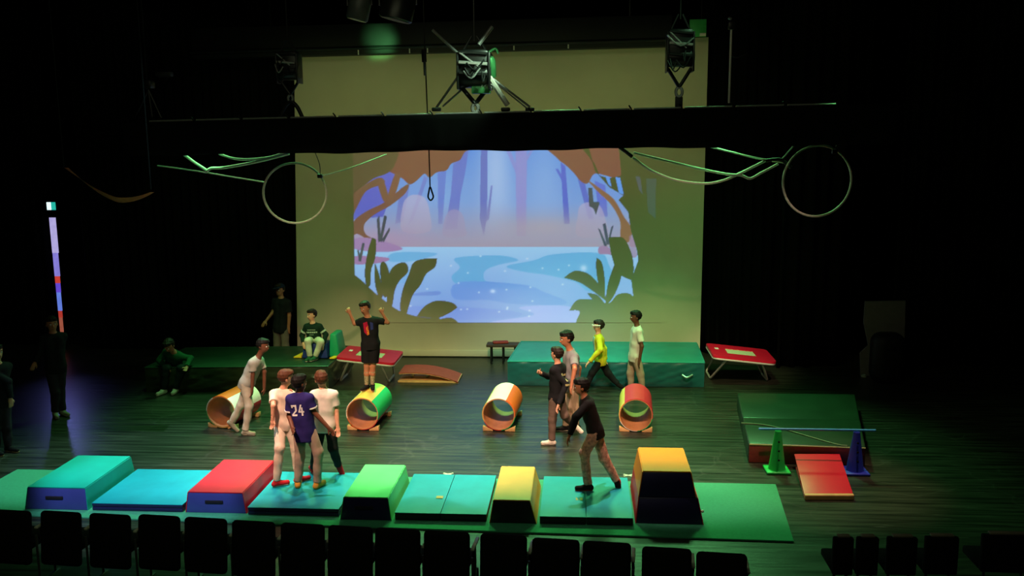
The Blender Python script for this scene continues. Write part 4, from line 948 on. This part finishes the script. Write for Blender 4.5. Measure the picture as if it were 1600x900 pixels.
class Field:
    """smooth union of round cones and ellipsoids on a grid, every shape only over its own box"""
    def __init__(s, lo, hi, h):
        s.h = h; s.o = np.array(lo) - 2 * h; n = np.ceil((np.array(hi) - s.o) / h).astype(int) + 3
        s.d = np.ones(n, np.float32); s.ax = [s.o[i] + h * np.arange(n[i]) for i in range(3)]
    def _box(s, lo, hi, pad):
        i0 = np.maximum(np.floor((lo - pad - s.o) / s.h).astype(int), 0); i1 = np.minimum(np.ceil((hi + pad - s.o) / s.h).astype(int) + 1, s.d.shape)
        sl = tuple(slice(a, b) for a, b in zip(i0, i1))
        X, Y, Z = np.meshgrid(*[s.ax[i][sl[i]] for i in range(3)], indexing='ij'); return sl, np.stack([X, Y, Z], -1)
    def _put(s, sl, d, k):
        a = s.d[sl]; hh = np.clip(0.5 + 0.5 * (a - d) / k, 0, 1); s.d[sl] = a * (1 - hh) + d * hh - k * hh * (1 - hh)
    def cone(s, a, b, r1, r2, k=0.02, cut=None, fold=0.0, seed=0):
        a, b = np.array(a, float), np.array(b, float); r = max(r1, r2)
        sl, p = s._box(np.minimum(a, b) - r, np.maximum(a, b) + r, k + 3 * s.h)
        ab = b - a; t = np.clip(((p - a) @ ab) / (ab @ ab + 1e-9), 0, 1)
        d = np.linalg.norm(p - a - t[..., None] * ab, axis=-1) - (r1 + (r2 - r1) * t)
        if fold:
            q = p @ np.array([[26, 13, 7], [-15, 22, 11], [9, -14, 24.]]).T + seed
            d = d + fold * (np.sin(q[..., 0]) * np.cos(q[..., 1]) + 0.6 * np.sin(q[..., 2] * 1.3))
        if cut is not None:
            for (pt, nn) in cut: d = np.maximum(d, (p - np.array(pt)) @ np.array(nn))
        s._put(sl, d.astype(np.float32), k); return s
    def ell(s, c, M, rad, k=0.015, cut=None):     # M: rows are the axes
        rad = np.array(rad, float); c = np.array(c, float); r = rad.max()
        sl, p = s._box(c - r, c + r, k + 3 * s.h)
        q = ((p - c) @ np.array(M).T) / rad; n = np.linalg.norm(q, axis=-1); d = (n - 1) * rad.min() * np.where(n > 1, 1, 1)
        if cut is not None:
            for (pt, nn) in cut: d = np.maximum(d, (p - np.array(pt)) @ np.array(nn))
        s._put(sl, d.astype(np.float32), k); return s
    def cut_half(s, pt, n):                       # keep where (p-pt).n < 0
        X = sum((s.ax[i].reshape([-1 if j == i else 1 for j in range(3)]) - pt[i]) * n[i] for i in range(3)); s.d = np.maximum(s.d, X.astype(np.float32)); return s
    def mesh(s): return nets(s.d, s.o, s.h)

def unit(v): v = np.array(v, float); return v / (np.linalg.norm(v) + 1e-9)
def reach(parent, px, py, L, sg):                 # point on a pixel's ray at distance L from the parent joint (sg: -1 nearer, +1 farther, 0 same depth)
    if sg == 0: return Q(px, py, parent[1])
    d = unit(ray(px, py)); v = EYE - parent; b = v @ d; c = v @ v - L * L; D = b * b - c
    if D <= 0: return EYE + d * (-b)
    return EYE + d * (-b + sg * math.sqrt(D))

SKIN = {'fair': mat('skin_fair', (222, 160, 128), 0.5, 0.06, 12), 'tan': mat('skin_tan', (176, 112, 80), 0.5, 0.06, 12), 'brown': mat('skin_brown', (112, 66, 46), 0.5, 0.06, 12)}
EYEM = mat('eye_dark', (24, 20, 18), 0.2); LIP = mat('lip', (150, 74, 66), 0.5); EYEW = mat('eye_white', (225, 222, 215), 0.3)
MESHES = {}
def person(label, s, y, ground, chest, hip, head, face, armA, armB, legA, legB, skin, hairm, top, bottom, shoe, headface=None, sleeve='short', legs='long', group='children and adults on the stage',
           extra=None, sole=None, shw=0.142, hem=0.10, sock=None, cap=None, headtilt=0.0):
    """chest, hip, head: (px,py[,dy]); arms: elbow (px,py,sg), wrist (px,py,sg); legs: knee, ankle (px,py,sg), foot direction in degrees or toe pixel. Side A is the person's right."""
    def J(p): return Q(p[0], p[1], y + (p[2] if len(p) > 2 else 0))
    a = math.radians(face); fwd = np.array([math.sin(a), -math.cos(a), 0]); lat = np.array([math.cos(a), math.sin(a), 0])
    ha = math.radians(face if headface is None else headface)
    C_, H_, HD = J(chest), J(hip), J(head)
    up = unit(C_ - H_); lat = unit(lat - up * (lat @ up)); bf = unit(np.cross(up, lat)); bf = bf if bf @ fwd > 0 else -bf
    SH = [C_ - lat * shw * s - up * 0.03 * s, C_ + lat * shw * s - up * 0.03 * s]; HP = [H_ - lat * 0.075 * s, H_ + lat * 0.075 * s]
    arms = []
    for i, A in enumerate((armA, armB)):
        e = reach(SH[i], *A[0][:2], 0.255 * s, A[0][2]); w_ = reach(e, *A[1][:2], 0.215 * s, A[1][2]); arms.append((SH[i], e, w_, A[2] if len(A) > 2 else 'relaxed'))
    lg = []
    for i, A in enumerate((legA, legB)):
        k = reach(HP[i], *A[0][:2], 0.37 * s, A[0][2]); an = reach(k, *A[1][:2], 0.36 * s, A[1][2]); mode = A[2]
        if not isinstance(mode, tuple):                     # flat foot on the ground
            an = np.array([an[0], an[1], ground + 0.075 * s]); fa = math.radians(mode); fd = np.array([math.sin(fa), -math.cos(fa), 0])
            heel = an - fd * 0.035 * s; heel[2] = ground + 0.038 * s; toe = an + fd * 0.145 * s; toe[2] = ground + 0.034 * s
        else:
            toe = Q(mode[0], mode[1], an[1] + (mode[2] if len(mode) > 2 else 0)); fd = unit(toe - an); toe = an + fd * 0.17 * s; sh_ = unit(an - k); heel = an + sh_ * 0.035 * s - fd * 0.035 * s
        lg.append((HP[i], k, an, heel, toe, fd))
    pts = np.array([C_, H_, HD] + [p for q in arms for p in q[:3]] + [p for q in lg for p in q[:5]])
    lo, hi = pts.min(0) - 0.2 * s, pts.max(0) + 0.2 * s
    base = (float(H_[0]), float(H_[1]), float(ground))
    # head frame
    hf = np.array([math.sin(ha), -math.cos(ha), 0]); nk = C_ + up * 0.035 * s; hu = unit(unit(HD - nk) * 0.5 + np.array([0, 0, 1.0])); hu = unit(hu + hf * headtilt)
    hl = unit(np.cross(hu, hf)); hf = unit(np.cross(hl, hu)); HM = np.array([hl, hf, hu])
    def hp(l, f_, u_): return HD + hl * l * s + hf * f_ * s + hu * u_ * s
    # --- body
    B = Field(lo, hi, 0.0095)
    def torso(F, inf=0.0, fold=0.0, seed=0):
        for i in (0, 1):
            sg = -1 if i == 0 else 1
            F.cone(H_ + lat * sg * 0.05 * s, H_ + (C_ - H_) * 0.45 + lat * sg * 0.042 * s, 0.085 * s + inf, 0.080 * s + inf, 0.03, fold=fold, seed=seed)
            F.cone(H_ + (C_ - H_) * 0.45 + lat * sg * 0.042 * s, C_ - up * 0.07 * s + lat * sg * 0.065 * s, 0.080 * s + inf, 0.084 * s + inf, 0.03, fold=fold, seed=seed)
            F.cone(C_ - up * 0.04 * s, SH[i], 0.06 * s + inf, 0.042 * s + inf, 0.03); F.cone(C_ + up * 0.03 * s, SH[i] - lat * sg * 0.02 * s, 0.04 * s + inf * 0.6, 0.04 * s + inf * 0.6, 0.03)
        return F
    torso(B)
    B.cone(C_, HD - hu * 0.05 * s, 0.05 * s, 0.045 * s, 0.03)
    B.ell(hp(0, -0.008, 0.02), HM, (0.079 * s, 0.097 * s, 0.092 * s), 0.02); B.ell(hp(0, 0.018, -0.045), HM, (0.058 * s, 0.068 * s, 0.068 * s), 0.03)
    B.cone(hp(0, 0.082, -0.008), hp(0, 0.098, -0.032), 0.009 * s, 0.014 * s, 0.012)
    for q in (-1, 1): B.ell(hp(q * 0.076, -0.008, -0.012), HM, (0.013 * s, 0.021 * s, 0.032 * s), 0.008)
    for i, (sh, e, w_, mode) in enumerate(arms):
        B.cone(sh, e, 0.044 * s, 0.034 * s, 0.02); B.cone(e, w_, 0.035 * s, 0.025 * s, 0.015)
        d = unit(w_ - e); side = unit(np.cross(d, bf if abs(d @ bf) < 0.8 else up)); pal = unit(np.cross(side, d))
        if pal @ bf > 0: pal = -pal
        m_ = w_ + d * 0.045 * s; HMm = np.array([side, d, pal]); B.ell(m_, HMm, (0.034 * s, 0.05 * s, 0.02 * s), 0.012)
        curl = 1.9 if mode == 'fist' else 0.55
        for q, Lf in zip((-0.024, -0.008, 0.008, 0.024), (0.052, 0.062, 0.066, 0.055)):
            b0 = m_ + d * 0.035 * s + side * q * s; d1 = unit(d * math.cos(curl * 0.5) + pal * math.sin(curl * 0.5)); b1 = b0 + d1 * Lf * 0.55 * s
            d2 = unit(d * math.cos(curl * 1.3) + pal * math.sin(curl * 1.3)); B.cone(b0, b1, 0.0098 * s, 0.009 * s, 0.003); B.cone(b1, b1 + d2 * Lf * 0.5 * s, 0.009 * s, 0.008 * s, 0.003)
        ts = -1 if i == 0 else 1
        t0 = m_ - d * 0.015 * s + side * 0.026 * s * ts; t1 = t0 + unit(side * ts * 0.7 + d * 0.8 + pal * 0.4) * 0.035 * s; B.cone(t0, t1, 0.012 * s, 0.0105 * s, 0.006); B.cone(t1, t1 + unit(d + pal * 0.5 + side * ts * .2) * 0.028 * s, 0.0105 * s, 0.009 * s, 0.004)
    for hp_, k, an, heel, toe, fd in lg:
        B.cone(hp_, k, 0.078 * s, 0.05 * s, 0.03); B.cone(k, k + (an - k) * 0.4, 0.05 * s, 0.048 * s, 0.02); B.cone(k + (an - k) * 0.4, an, 0.048 * s, 0.031 * s, 0.02)
        B.cone(an, heel, 0.031 * s, 0.03 * s, 0.015); B.cone(heel, toe, 0.03 * s, 0.024 * s, 0.015); B.cone(an, heel + (toe - heel) * 0.6, 0.03 * s, 0.026 * s, 0.02)
    V, F = B.mesh()
    root = bpy.data.objects.new('person', bpy.data.meshes.new('person')); COL.objects.link(root)
    tmp = mesh_np('person_body', V - np.array(base), F, SKIN[skin]); root.data = tmp.data; bpy.data.objects.remove(tmp); root.location = base; root['_o'] = list(base)
    tag(root, label, 'person', group)
    out = {'root': root}
    sd = (hash(label) % 97) * 0.31 if False else len(label) * 0.7
    # --- face
    for q in (-1, 1):
        mesh_part = MB().ball(hp(q * 0.03, 0.079, 0.002), 0.0125 * s, 2); mesh_part.build('eye', EYEW, root)
        MB().ball(hp(q * 0.03, 0.0885, 0.002), 0.0065 * s, 1).build('pupil', EYEM, root)
        MB().tube([hp(q * 0.018, 0.088, 0.022), hp(q * 0.032, 0.086, 0.026), hp(q * 0.048, 0.078, 0.021)], 0.004 * s, 5).build('eyebrow', hairm, root)
    MB().tube([hp(-0.022, 0.076, -0.064), hp(0, 0.085, -0.066), hp(0.022, 0.076, -0.064)], 0.0055 * s, 6).build('mouth', LIP, root)
    # --- hair
    Hh = Field(HD - 0.17 * s, HD + 0.17 * s, 0.0075)
    Hh.ell(hp(0, -0.014, 0.026), HM, (0.091 * s, 0.109 * s, 0.103 * s), 0.01)
    Hh.ell(hp(0, 0.045, 0.085), HM, (0.06 * s, 0.05 * s, 0.03 * s), 0.02)
    # carve away face and neck
    X = np.stack(np.meshgrid(*Hh.ax, indexing='ij'), -1) - HD; f_ = X @ hf; u_ = X @ hu; l_ = np.abs(X @ hl)
    facecut = np.minimum(0.05 * s - u_, f_ - 0.012 * s); low = (-0.045 * s) - u_ + 0.25 * (f_)
    lump = 0.0016 * s * (np.sin(X[..., 0] * 130 + 60 * X[..., 2]) + np.sin(X[..., 1] * 110 + 1 - 70 * X[..., 0]) + np.sin(X[..., 2] * 150 + 2))
    Hh.d = np.maximum(np.maximum(Hh.d + lump, facecut), low).astype(np.float32)
    V, F = Hh.mesh(); mesh_np('hair', V, F, hairm, root)
    if cap is not None:
        Cc = Field(HD - 0.22 * s, HD + 0.22 * s, 0.009); Cc.ell(hp(0, -0.012, 0.035), HM, (0.094 * s, 0.112 * s, 0.095 * s), 0.01, cut=[(hp(0, 0, 0.045), -hu)])
        Cc.ell(hp(0, 0.11, 0.047), HM, (0.07 * s, 0.08 * s, 0.012 * s), 0.01); V, F = Cc.mesh(); mesh_np('cap', V, F, cap, root)
    # --- top
    T = Field(lo, hi, 0.0115); torso(T, 0.020 * s, 0.0045 * s, sd)
    T.cone(H_ - up * (hem - 0.03) * s - lat * 0.04 * s, H_ - lat * 0.05 * s, 0.109 * s, 0.107 * s, 0.03, fold=.003 * s, seed=sd); T.cone(H_ - up * (hem - 0.03) * s + lat * 0.04 * s, H_ + lat * 0.05 * s, 0.109 * s, 0.107 * s, 0.03, fold=.003 * s, seed=sd)
    T.cut_half(H_ - up * hem * s, -up); T.cut_half(C_ + up * 0.052 * s + bf * 0.0, unit(up + bf * 0.35))
    for i, (sh, e, w_, mode) in enumerate(arms):
        if sleeve == 'short':
            en = sh + (e - sh) * 0.72; T.cone(sh, sh + (e - sh) * 0.85, 0.056 * s, 0.062 * s, 0.02, cut=[(en, unit(e - sh))], fold=.003 * s, seed=sd)
        else:
            T.cone(sh, e, 0.057 * s, 0.052 * s, 0.02, fold=.005 * s, seed=sd); T.cone(e, w_, 0.052 * s, 0.042 * s, 0.02, cut=[(w_ - unit(w_ - e) * 0.006, unit(w_ - e))], fold=.005 * s, seed=sd + 2)
    V, F = T.mesh(); out['top'] = mesh_np('top' if sleeve == 'short' else 'long_sleeved_top', V, F, top, root); out['topmesh'] = (V, F)
    # --- bottom
    R_ = Field(lo, hi, 0.0115)
    R_.cone(H_ - lat * 0.05 * s, H_ + lat * 0.05 * s, 0.088 * s, 0.088 * s, 0.03); R_.cone(H_, H_ + up * 0.06 * s, 0.088 * s, 0.086 * s, 0.03)
    R_.cut_half(H_ + up * 0.085 * s, up)
    for hp_, k, an, heel, toe, fd in lg:
        if legs == 'long':
            R_.cone(hp_, k, 0.089 * s, 0.068 * s, 0.03, fold=.003 * s, seed=sd); en = an + (k - an) * 0.03; R_.cone(k, an, 0.068 * s, 0.053 * s, 0.03, cut=[(en, unit(an - k))], fold=.0045 * s, seed=sd + 1)
        else:
            en = hp_ + (k - hp_) * 0.82; R_.cone(hp_, k, 0.096 * s, 0.088 * s, 0.03, cut=[(en, unit(k - hp_))], fold=.004 * s, seed=sd)
    V, F = R_.mesh(); out['bottom'] = mesh_np('trousers' if legs == 'long' else 'shorts', V, F, bottom, root)
    # --- shoes and socks
    for hp_, k, an, heel, toe, fd in lg:
        up_ = unit(np.array([0, 0, 1.0]) - fd * fd[2]) if abs(fd[2]) < 0.8 else unit(an - heel)
        S = Field(np.minimum(np.minimum(heel, toe), an) - 0.09, np.maximum(np.maximum(heel, toe), an) + 0.09, 0.0085)
        S.cone(heel, toe, 0.038 * s, 0.034 * s, 0.015); S.cone(an - (an - k) * 0.0, heel + (toe - heel) * 0.55, 0.042 * s, 0.034 * s, 0.02, cut=[(an + unit(k - an) * 0.012 * s, unit(k - an))])
        S.cone(an, heel, 0.042 * s, 0.037 * s, 0.015, cut=[(an + unit(k - an) * 0.012 * s, unit(k - an))])
        bot = heel - up_ * 0.034 * s; S.cut_half(bot + up_ * 0.008 * s, -up_)
        V, F = S.mesh(); so = mesh_np('shoe', V, F, shoe, root)
        S2 = Field(np.minimum(heel, toe) - 0.08, np.maximum(heel, toe) + 0.08, 0.0085); S2.cone(heel, toe, 0.042 * s, 0.038 * s, 0.01); S2.cut_half(bot - up_ * 0.003 * s, -up_); S2.cut_half(bot + up_ * 0.017 * s, up_)
        V, F = S2.mesh(); mesh_np('sole', V, F, sole or shoe, so)
        if sock is not None:
            en = an + (k - an) * sock[1]; K = Field(np.minimum(an, k) - 0.09, np.maximum(an, k) + 0.09, 0.009); K.cone(an, k, 0.036 * s, 0.058 * s, 0.01, cut=[(en, unit(k - an))]); V, F = K.mesh(); mesh_np('sock', V, F, sock[0], root)
    out.update(C=C_, H=H_, up=up, lat=lat, bf=bf, s=s, arms=arms, lg=lg)
    # --- details on the cloth
    return out

def decal(p, quads, back, m, name, cu=0.0, cv=-0.16):
    """flat print laid on the top: quads are outlines in metres on the chest or back (u to the viewer's right, v up)"""
    if len(quads) > 5 and name != 'number_print':
        for q in quads: decal(p, [q], back, m, name, cu, cv)
        return
    V, F = p['topmesh']; bvh = BVHTree.FromPolygons([Vector(v) for v in V], [list(map(int, f)) for f in F])
    n = -p['bf'] if back else p['bf']; u_ = p['lat'] if not back else -p['lat']; up = p['up']; c = p['C'] + up * cv * p['s'] + u_ * cu * p['s']
    b = bmesh.new()
    for q in quads:
        vs_ = [b.verts.new((x, y_, 0)) for x, y_ in q]
        try: b.faces.new(vs_)
        except ValueError: pass
    bmesh.ops.triangulate(b, faces=b.faces); 
    for _ in range(3): 
        es = [e for e in b.edges if e.calc_length() > 0.03]
        if es: bmesh.ops.subdivide_edges(b, edges=es, cuts=1); bmesh.ops.triangulate(b, faces=b.faces)
    for v in b.verts:
        w0 = Vector(c + u_ * v.co.x * p['s'] + up * v.co.y * p['s']) + Vector(n) * 0.4
        h = bvh.ray_cast(w0, Vector(-n))
        v.co = (h[0] + Vector(n) * 0.006) if h[0] is not None else w0 - Vector(n) * 0.28
    r = bmesh.ops.extrude_face_region(b, geom=list(b.faces)); ev = [g for g in r['geom'] if isinstance(g, bmesh.types.BMVert)]
    bmesh.ops.translate(b, vec=Vector(-n) * 0.004, verts=ev)
    mb = MB(); mb.bm.free(); mb.bm = b; return mb.build(name, m, p['top'])
def rect(x, y_, w_, h): return [(x - w_ / 2, y_ - h / 2), (x + w_ / 2, y_ - h / 2), (x + w_ / 2, y_ + h / 2), (x - w_ / 2, y_ + h / 2)]

cl = lambda n, c, r=0.85, v=0.08, sc=14: mat(n, c, r, v, sc, 0.25, 120, spec=0.15)
H_BR, H_DK, H_BK = cl('hair_brown', (84, 50, 32), 0.6, 0.25, 60), cl('hair_dark', (36, 26, 20), 0.55, 0.25, 60), cl('hair_black', (22, 18, 16), 0.6, 0.25, 60)
WHT, CREAM, BEIGE, GREY, BLK, DKG = cl('white_cotton', (226, 214, 200)), cl('cream_cotton', (222, 200, 178)), cl('beige_cotton', (186, 158, 136)), cl('grey_cotton', (168, 164, 152)), cl('black_cotton', (26, 26, 28)), cl('charcoal_cotton', (46, 44, 48))
ZM = ZU + TH + 0.003
S_RED, S_YEL, S_WHT, S_GRY, S_BLK = cl('shoe_red', (196, 36, 44)), cl('shoe_tan', (214, 150, 60)), cl('shoe_white', (220, 210, 190)), cl('shoe_grey', (150, 146, 126)), cl('shoe_black', (28, 26, 26))
SOLE = cl('sole_pale', (226, 208, 180))
YA = P(436, 752, ZM)[1]; Y24 = P(482, 762, ZM)[1]; YC = P(505, 746, ZM)[1]
# three boys together on the mat
person('boy in pale pink-beige clothes and red shoes at left of the trio', 0.98, YA, ZM, (441, 613), (445, 660), (447, 590), 165, ((449, 632, 0), (452, 622, 0)), ((427, 634, -1), (426, 655, 0)),
       ((462, 700, 1), (466, 735, 0), 130), ((437, 700, -1), (432, 743, 0), 120), 'fair', H_BR, CREAM, CREAM, S_RED, headface=120, sole=SOLE)
p24 = person('boy in a navy jersey with white number 24 on its back', 1.0, Y24, ZM, (468, 619), (476, 674), (468, 598), 172, ((490, 643, 0), (513, 668, -1)), ((452, 650, 0), (457, 668, -1)),
       ((497, 706, 0), (495, 742, 0), 160), ((469, 712, 0), (465, 744, 0), 190), 'brown', H_BK, cl('navy_jersey', (42, 34, 96)), cl('stone_joggers', (176, 148, 130)), S_YEL, headface=140, hem=0.13, sole=cl('sole_tan', (196, 140, 60)), sock=(cl('lime_sock', (150, 160, 50)), 0.3))
def digits():
    w_, h, t_ = 0.075, 0.15, 0.022
    two = [[(0, h), (w_, h), (w_, h * .45), (w_ - t_, h * .45 + t_ * .3), (w_ - t_, h - t_), (t_, h - t_), (t_, h * .72), (0, h * .72)],
           [(w_, h * .5), (w_ - t_ * .3, h * .40), (t_ * 1.2, t_), (w_, t_), (w_, 0), (0, 0), (0, t_), (w_ - t_, h * .5)]]
    four = [[(w_ * .5, h), (w_ * .5 + t_, h), (t_ * 1.2, h * .42), (0, h * .42), (0, h * .36)], [(0, h * .42), (w_ * 1.1, h * .42), (w_ * 1.1, h * .28), (0, h * .28)], [(w_ * .6, h * .75), (w_ * .6 + t_, h * .75), (w_ * .6 + t_, 0), (w_ * .6, 0)]]
    return [[(x - 0.085, y_ - h / 2) for x, y_ in q] for q in two] + [[(x + 0.008, y_ - h / 2) for x, y_ in q] for q in four]
decal(p24, digits(), True, cl('white_print', (236, 230, 225)), 'number_print', -0.005, -0.165)
for i in (0, 1):
    sh, e = p24['arms'][i][0], p24['arms'][i][1]; a_ = sh + (e - sh) * 0.66; d_ = unit(e - sh); MB().tube([a_, a_ + d_ * 0.018], 0.066, 20).build('white_cuff', MATS['white_print'], p24['top'])
person('boy in a white T-shirt and black trousers at right of the trio', 1.0, YC, ZM, (506, 613), (509, 663), (502, 592), 178, ((526, 641, 0), (528, 667, -1)), ((489, 636, 0), (492, 655, 0)),
       ((520, 700, 0), (529, 727, 1), (534, 738, 0.0)), ((495, 700, 0), (489, 726, 1), 210), 'fair', H_BR, WHT, cl('black_trousers', (30, 28, 32)), S_RED, headface=205, sole=SOLE)
# boy leaning beside the first barrel
Y3 = P(390, 674)[1] - 0.12
person('boy in grey T-shirt and light trousers leaning over the leftmost barrel', 1.0, Y3, 0, (402, 562), (386, 598), (411, 540), 80, ((395, 585, 0), (394, 608, 0)), ((413, 581, 0), (413, 606, 0)),
       ((389, 634, 0), (383, 664, 0), 85), ((377, 632, 0), (362, 660, 0), (374, 676, 0)), 'brown', H_BK, GREY, cl('light_grey_joggers', (196, 186, 166)), S_GRY, sole=SOLE, shw=0.12)
# boy standing on the second barrel
zb = 0.57; Y5 = P(578, 608, zb)[1]
p5 = person('boy in black T-shirt and shorts flexing his arms on a barrel', 0.98, Y5, zb, (576, 499), (579, 537), (570, 481), 8, ((554, 506, 0), (547, 490, 0), 'fist'), ((606, 504, 0), (598, 490, 0), 'fist'),
       ((573, 572, 0), (573, 601, 0), -20), ((583, 572, 0), (582, 601, 0), 15), 'tan', H_DK, BLK, cl('black_shorts', (22, 22, 24)), S_BLK, headface=-25, legs='short', sole=cl('sole_pinkish', (190, 130, 110)), sock=(mat('patterned_sock', (150, 140, 104), 0.9, 0.6, 45), 0.72), headtilt=0.15)
decal(p5, [[(-0.09, 0.10), (-0.02, 0.12), (0.0, 0.0), (-0.03, -0.12), (-0.08, -0.06)]], False, cl('crimson_print', (176, 24, 60)), 'red_print', 0, -0.14)
decal(p5, [[(-0.045, 0.02), (-0.01, 0.05), (0.005, -0.1), (-0.03, -0.12)]], False, cl('amber_print', (220, 130, 40)), 'flame_print', 0, -0.14)
decal(p5, [[(0.03, 0.11), (0.08, 0.09), (0.075, -0.02), (0.03, -0.03)]], False, cl('blue_print', (50, 60, 120)), 'blue_print', 0, -0.14)
# boy sitting on the foam seat
Y4 = 17.28
p4 = person('boy in dark lettered sweatshirt sitting on the blue foam seat', 0.98, Y4, 0.515, (489, 508), (491, 532), (487, 492), -5, ((472, 524, 0), (474, 536, -1)), ((509, 523, 0), (505, 537, -1)),
       ((481, 533, -1), (484, 560, 0), -10), ((501, 534, -1), (493, 560, 0), -25), 'fair', H_DK, cl('bottle_green_knit', (20, 40, 30)), cl('pale_trousers', (206, 206, 176)), cl('shoe_green', (40, 90, 60)), sleeve='long', headface=-40, sole=SOLE, hem=0.06)
decal(p4, [rect(x, 0.05, 0.022, 0.014) for x in (-.08, -.05, -.02, .01, .04, .07)] + [rect(x, 0.0, 0.03, 0.03) for x in (-.1, -.06, -.02, .02, .06, .1)] + [rect(x, -0.05, 0.018, 0.012) for x in (-.03, 0, .03)], False, cl('grey_print', (170, 180, 160)), 'letter_mark', 0, -0.13)
for i in (0, 1):
    sh, e = p4['arms'][i][0], p4['arms'][i][1]; a_ = sh + (e - sh) * 0.5; d_ = unit(e - sh); MB().tube([a_, a_ + d_ * 0.035], 0.066, 18).build('sleeve_band', MATS['grey_print'], p4['top'])
# right group
Y9 = P(858, 693)[1]
p9 = person('boy in black printed hoodie walking left past the centre barrel', 0.98, Y9, 0, (872, 573), (870, 620), (870, 553), -120, ((856, 588, -1), (845, 583, -1)), ((884, 600, 0), (873, 632, -1)),
       ((882, 649, 0), (897, 664, 1), (908, 674, 0)), ((863, 655, 0), (862, 686, 0), -85), 'fair', H_DK, BLK, cl('brown_grey_trousers', (112, 92, 80)), S_WHT, sleeve='long', sole=SOLE, shw=0.13)
decal(p9, [rect(x, y_, 0.05, 0.03) for x, y_ in ((-.05, .08), (.03, .06), (-.03, .0), (.05, -.01), (-.06, -.07), (.02, -.08))], True, cl('khaki_print', (170, 160, 110)), 'print_patch', 0, -0.18)
Y10 = P(890, 680)[1] + 0.35
person('tallest boy in grey-violet T-shirt behind the hooded boy', 1.12, Y10, 0, (892, 551), (893, 600), (885, 529), -70, ((905, 575, 1), (903, 598, 0)), ((898, 577, -1), (893, 602, -1)),
       ((886, 636, -1), (884, 670, 0), -80), ((897, 636, 0), (900, 668, 0), -80), 'tan', H_BK, cl('grey_violet_cotton', (138, 134, 138)), cl('sand_trousers', (190, 160, 130)), S_BLK, sole=SOLE, shw=0.13)
Y11 = P(920, 763, ZM)[1]
p11 = person('running boy in black top and patterned pink trousers on the mat', 1.0, Y11, ZM, (915, 625), (930, 672), (908, 604), -85, ((925, 648, 1), (932, 668, 1)), ((900, 652, -1), (890, 680, -1)),
       ((944, 716, 0), (964, 752, 0), (967, 776, -0.0)), ((913, 708, 0), (919, 746, 0), -85), 'tan', H_BK, cl('black_brown_cotton', (36, 30, 30)), mat('camo_trousers', (206, 152, 134), 0.85, 0.5, 22, 0.25, 120), S_BLK, sleeve='long', sole=cl('sole_red', (210, 70, 60)), shw=0.13)
Y12 = 16.72
p12 = person('boy with yellow sleeves walking left before the green crash mat', 0.98, Y12, 0, (935, 525), (938, 562), (935, 509), -85, ((944, 545, 1), (946, 562, 0)), ((938, 547, -1), (921, 565, -1)),
       ((950, 583, 0), (965, 600, 0), (974, 606, 0)), ((925, 583, 0), (914, 602, 0), -85), 'fair', H_DK, cl('yellow_sleeve_cotton', (206, 190, 40)), BLK, S_BLK, sleeve='long', shw=0.13)
decal(p12, [rect(0, -0.02, 0.2, 0.34)], False, cl('mint_front', (190, 214, 190)), 'pale_front', 0, -0.15)
MB().tube([p12['C'] + np.array([0, 0, 0.0])] * 0 + [Q(925, 508, Y12 - 0.1), Q(930, 508.5, Y12 - 0.12), Q(938, 509, Y12 - 0.115)], 0.012, 8, 4).build('glasses', WHT, p12['root'])
Y13 = P(994, 614)[1]
person('boy in white T-shirt and beige trousers behind the red barrel', 1.02, Y13, 0, (996, 513), (992, 556), (993, 495), -80, ((1000, 540, 1), (992, 562, 0)), ((1003, 541, -1), (999, 563, 0)),
       ((985, 583, 0), (986, 606, 0), -80), ((1001, 585, 0), (1004, 606, 0), -80), 'brown', H_BK, WHT, BEIGE, S_GRY, sole=SOLE, shw=0.13)
# adults and dim figures
Y1 = 18.75
person('man in black T-shirt and cap standing dimly left of the screen', 1.15, Y1, 0, (440, 469), (439, 511), (437, 453), -15, ((427, 487, 0), (416, 501, -1)), ((452, 493, 0), (451, 511, 0)),
       ((433, 540, 0), (432, 566, 0), -15), ((446, 540, 0), (447, 566, 0), 10), 'tan', H_DK, BLK, cl('taupe_trousers', (118, 104, 92)), S_BLK, cap=cl('navy_cap', (24, 34, 54)))
Y2 = 16.75
person('adult in green jacket sitting hunched on the dark crash mat edge', 1.12, Y2 - 0.12, 0, (272, 552, -0.2), (272, 571), (264, 540, -0.35), -10, ((249, 563, 0), (258, 574, -1)), ((298, 560, 0), (292, 573, -1)),
       ((259, 576, -1), (255, 604, 0), -15), ((284, 576, -1), (274, 604, 0), 5), 'tan', H_DK, cl('green_jacket', (26, 78, 48)), cl('dark_jeans', (30, 38, 36)), S_WHT, sleeve='long', sole=SOLE, headtilt=0.4)
Y14 = P(92, 650)[1]
person('barely visible person in dark clothes walking at the far left', 1.12, Y14, 0, (83, 524), (87, 573), (81, 506), 40, ((64, 545, 0), (55, 566, -1)), ((95, 548, 0), (98, 570, -1)),
       ((86, 612, 0), (86, 642, 0), 40), ((94, 612, 0), (98, 644, 0), 60), 'tan', H_DK, BLK, DKG, S_GRY, sleeve='long')
Y15 = P(18, 708)[1]
person('person in dark clothes cut by the left picture edge', 1.1, Y15, 0, (-4, 572), (-2, 626), (-6, 550), 60, ((12, 596, 1), (16, 622, 0)), ((-16, 600, -1), (-10, 626, 0)),
       ((-8, 668, 0), (-6, 704, 0), 60), ((10, 668, 0), (14, 700, 0), 75), 'fair', H_DK, BLK, DKG, S_BLK, sleeve='long', sole=cl('sole_cream', (230, 200, 150)))
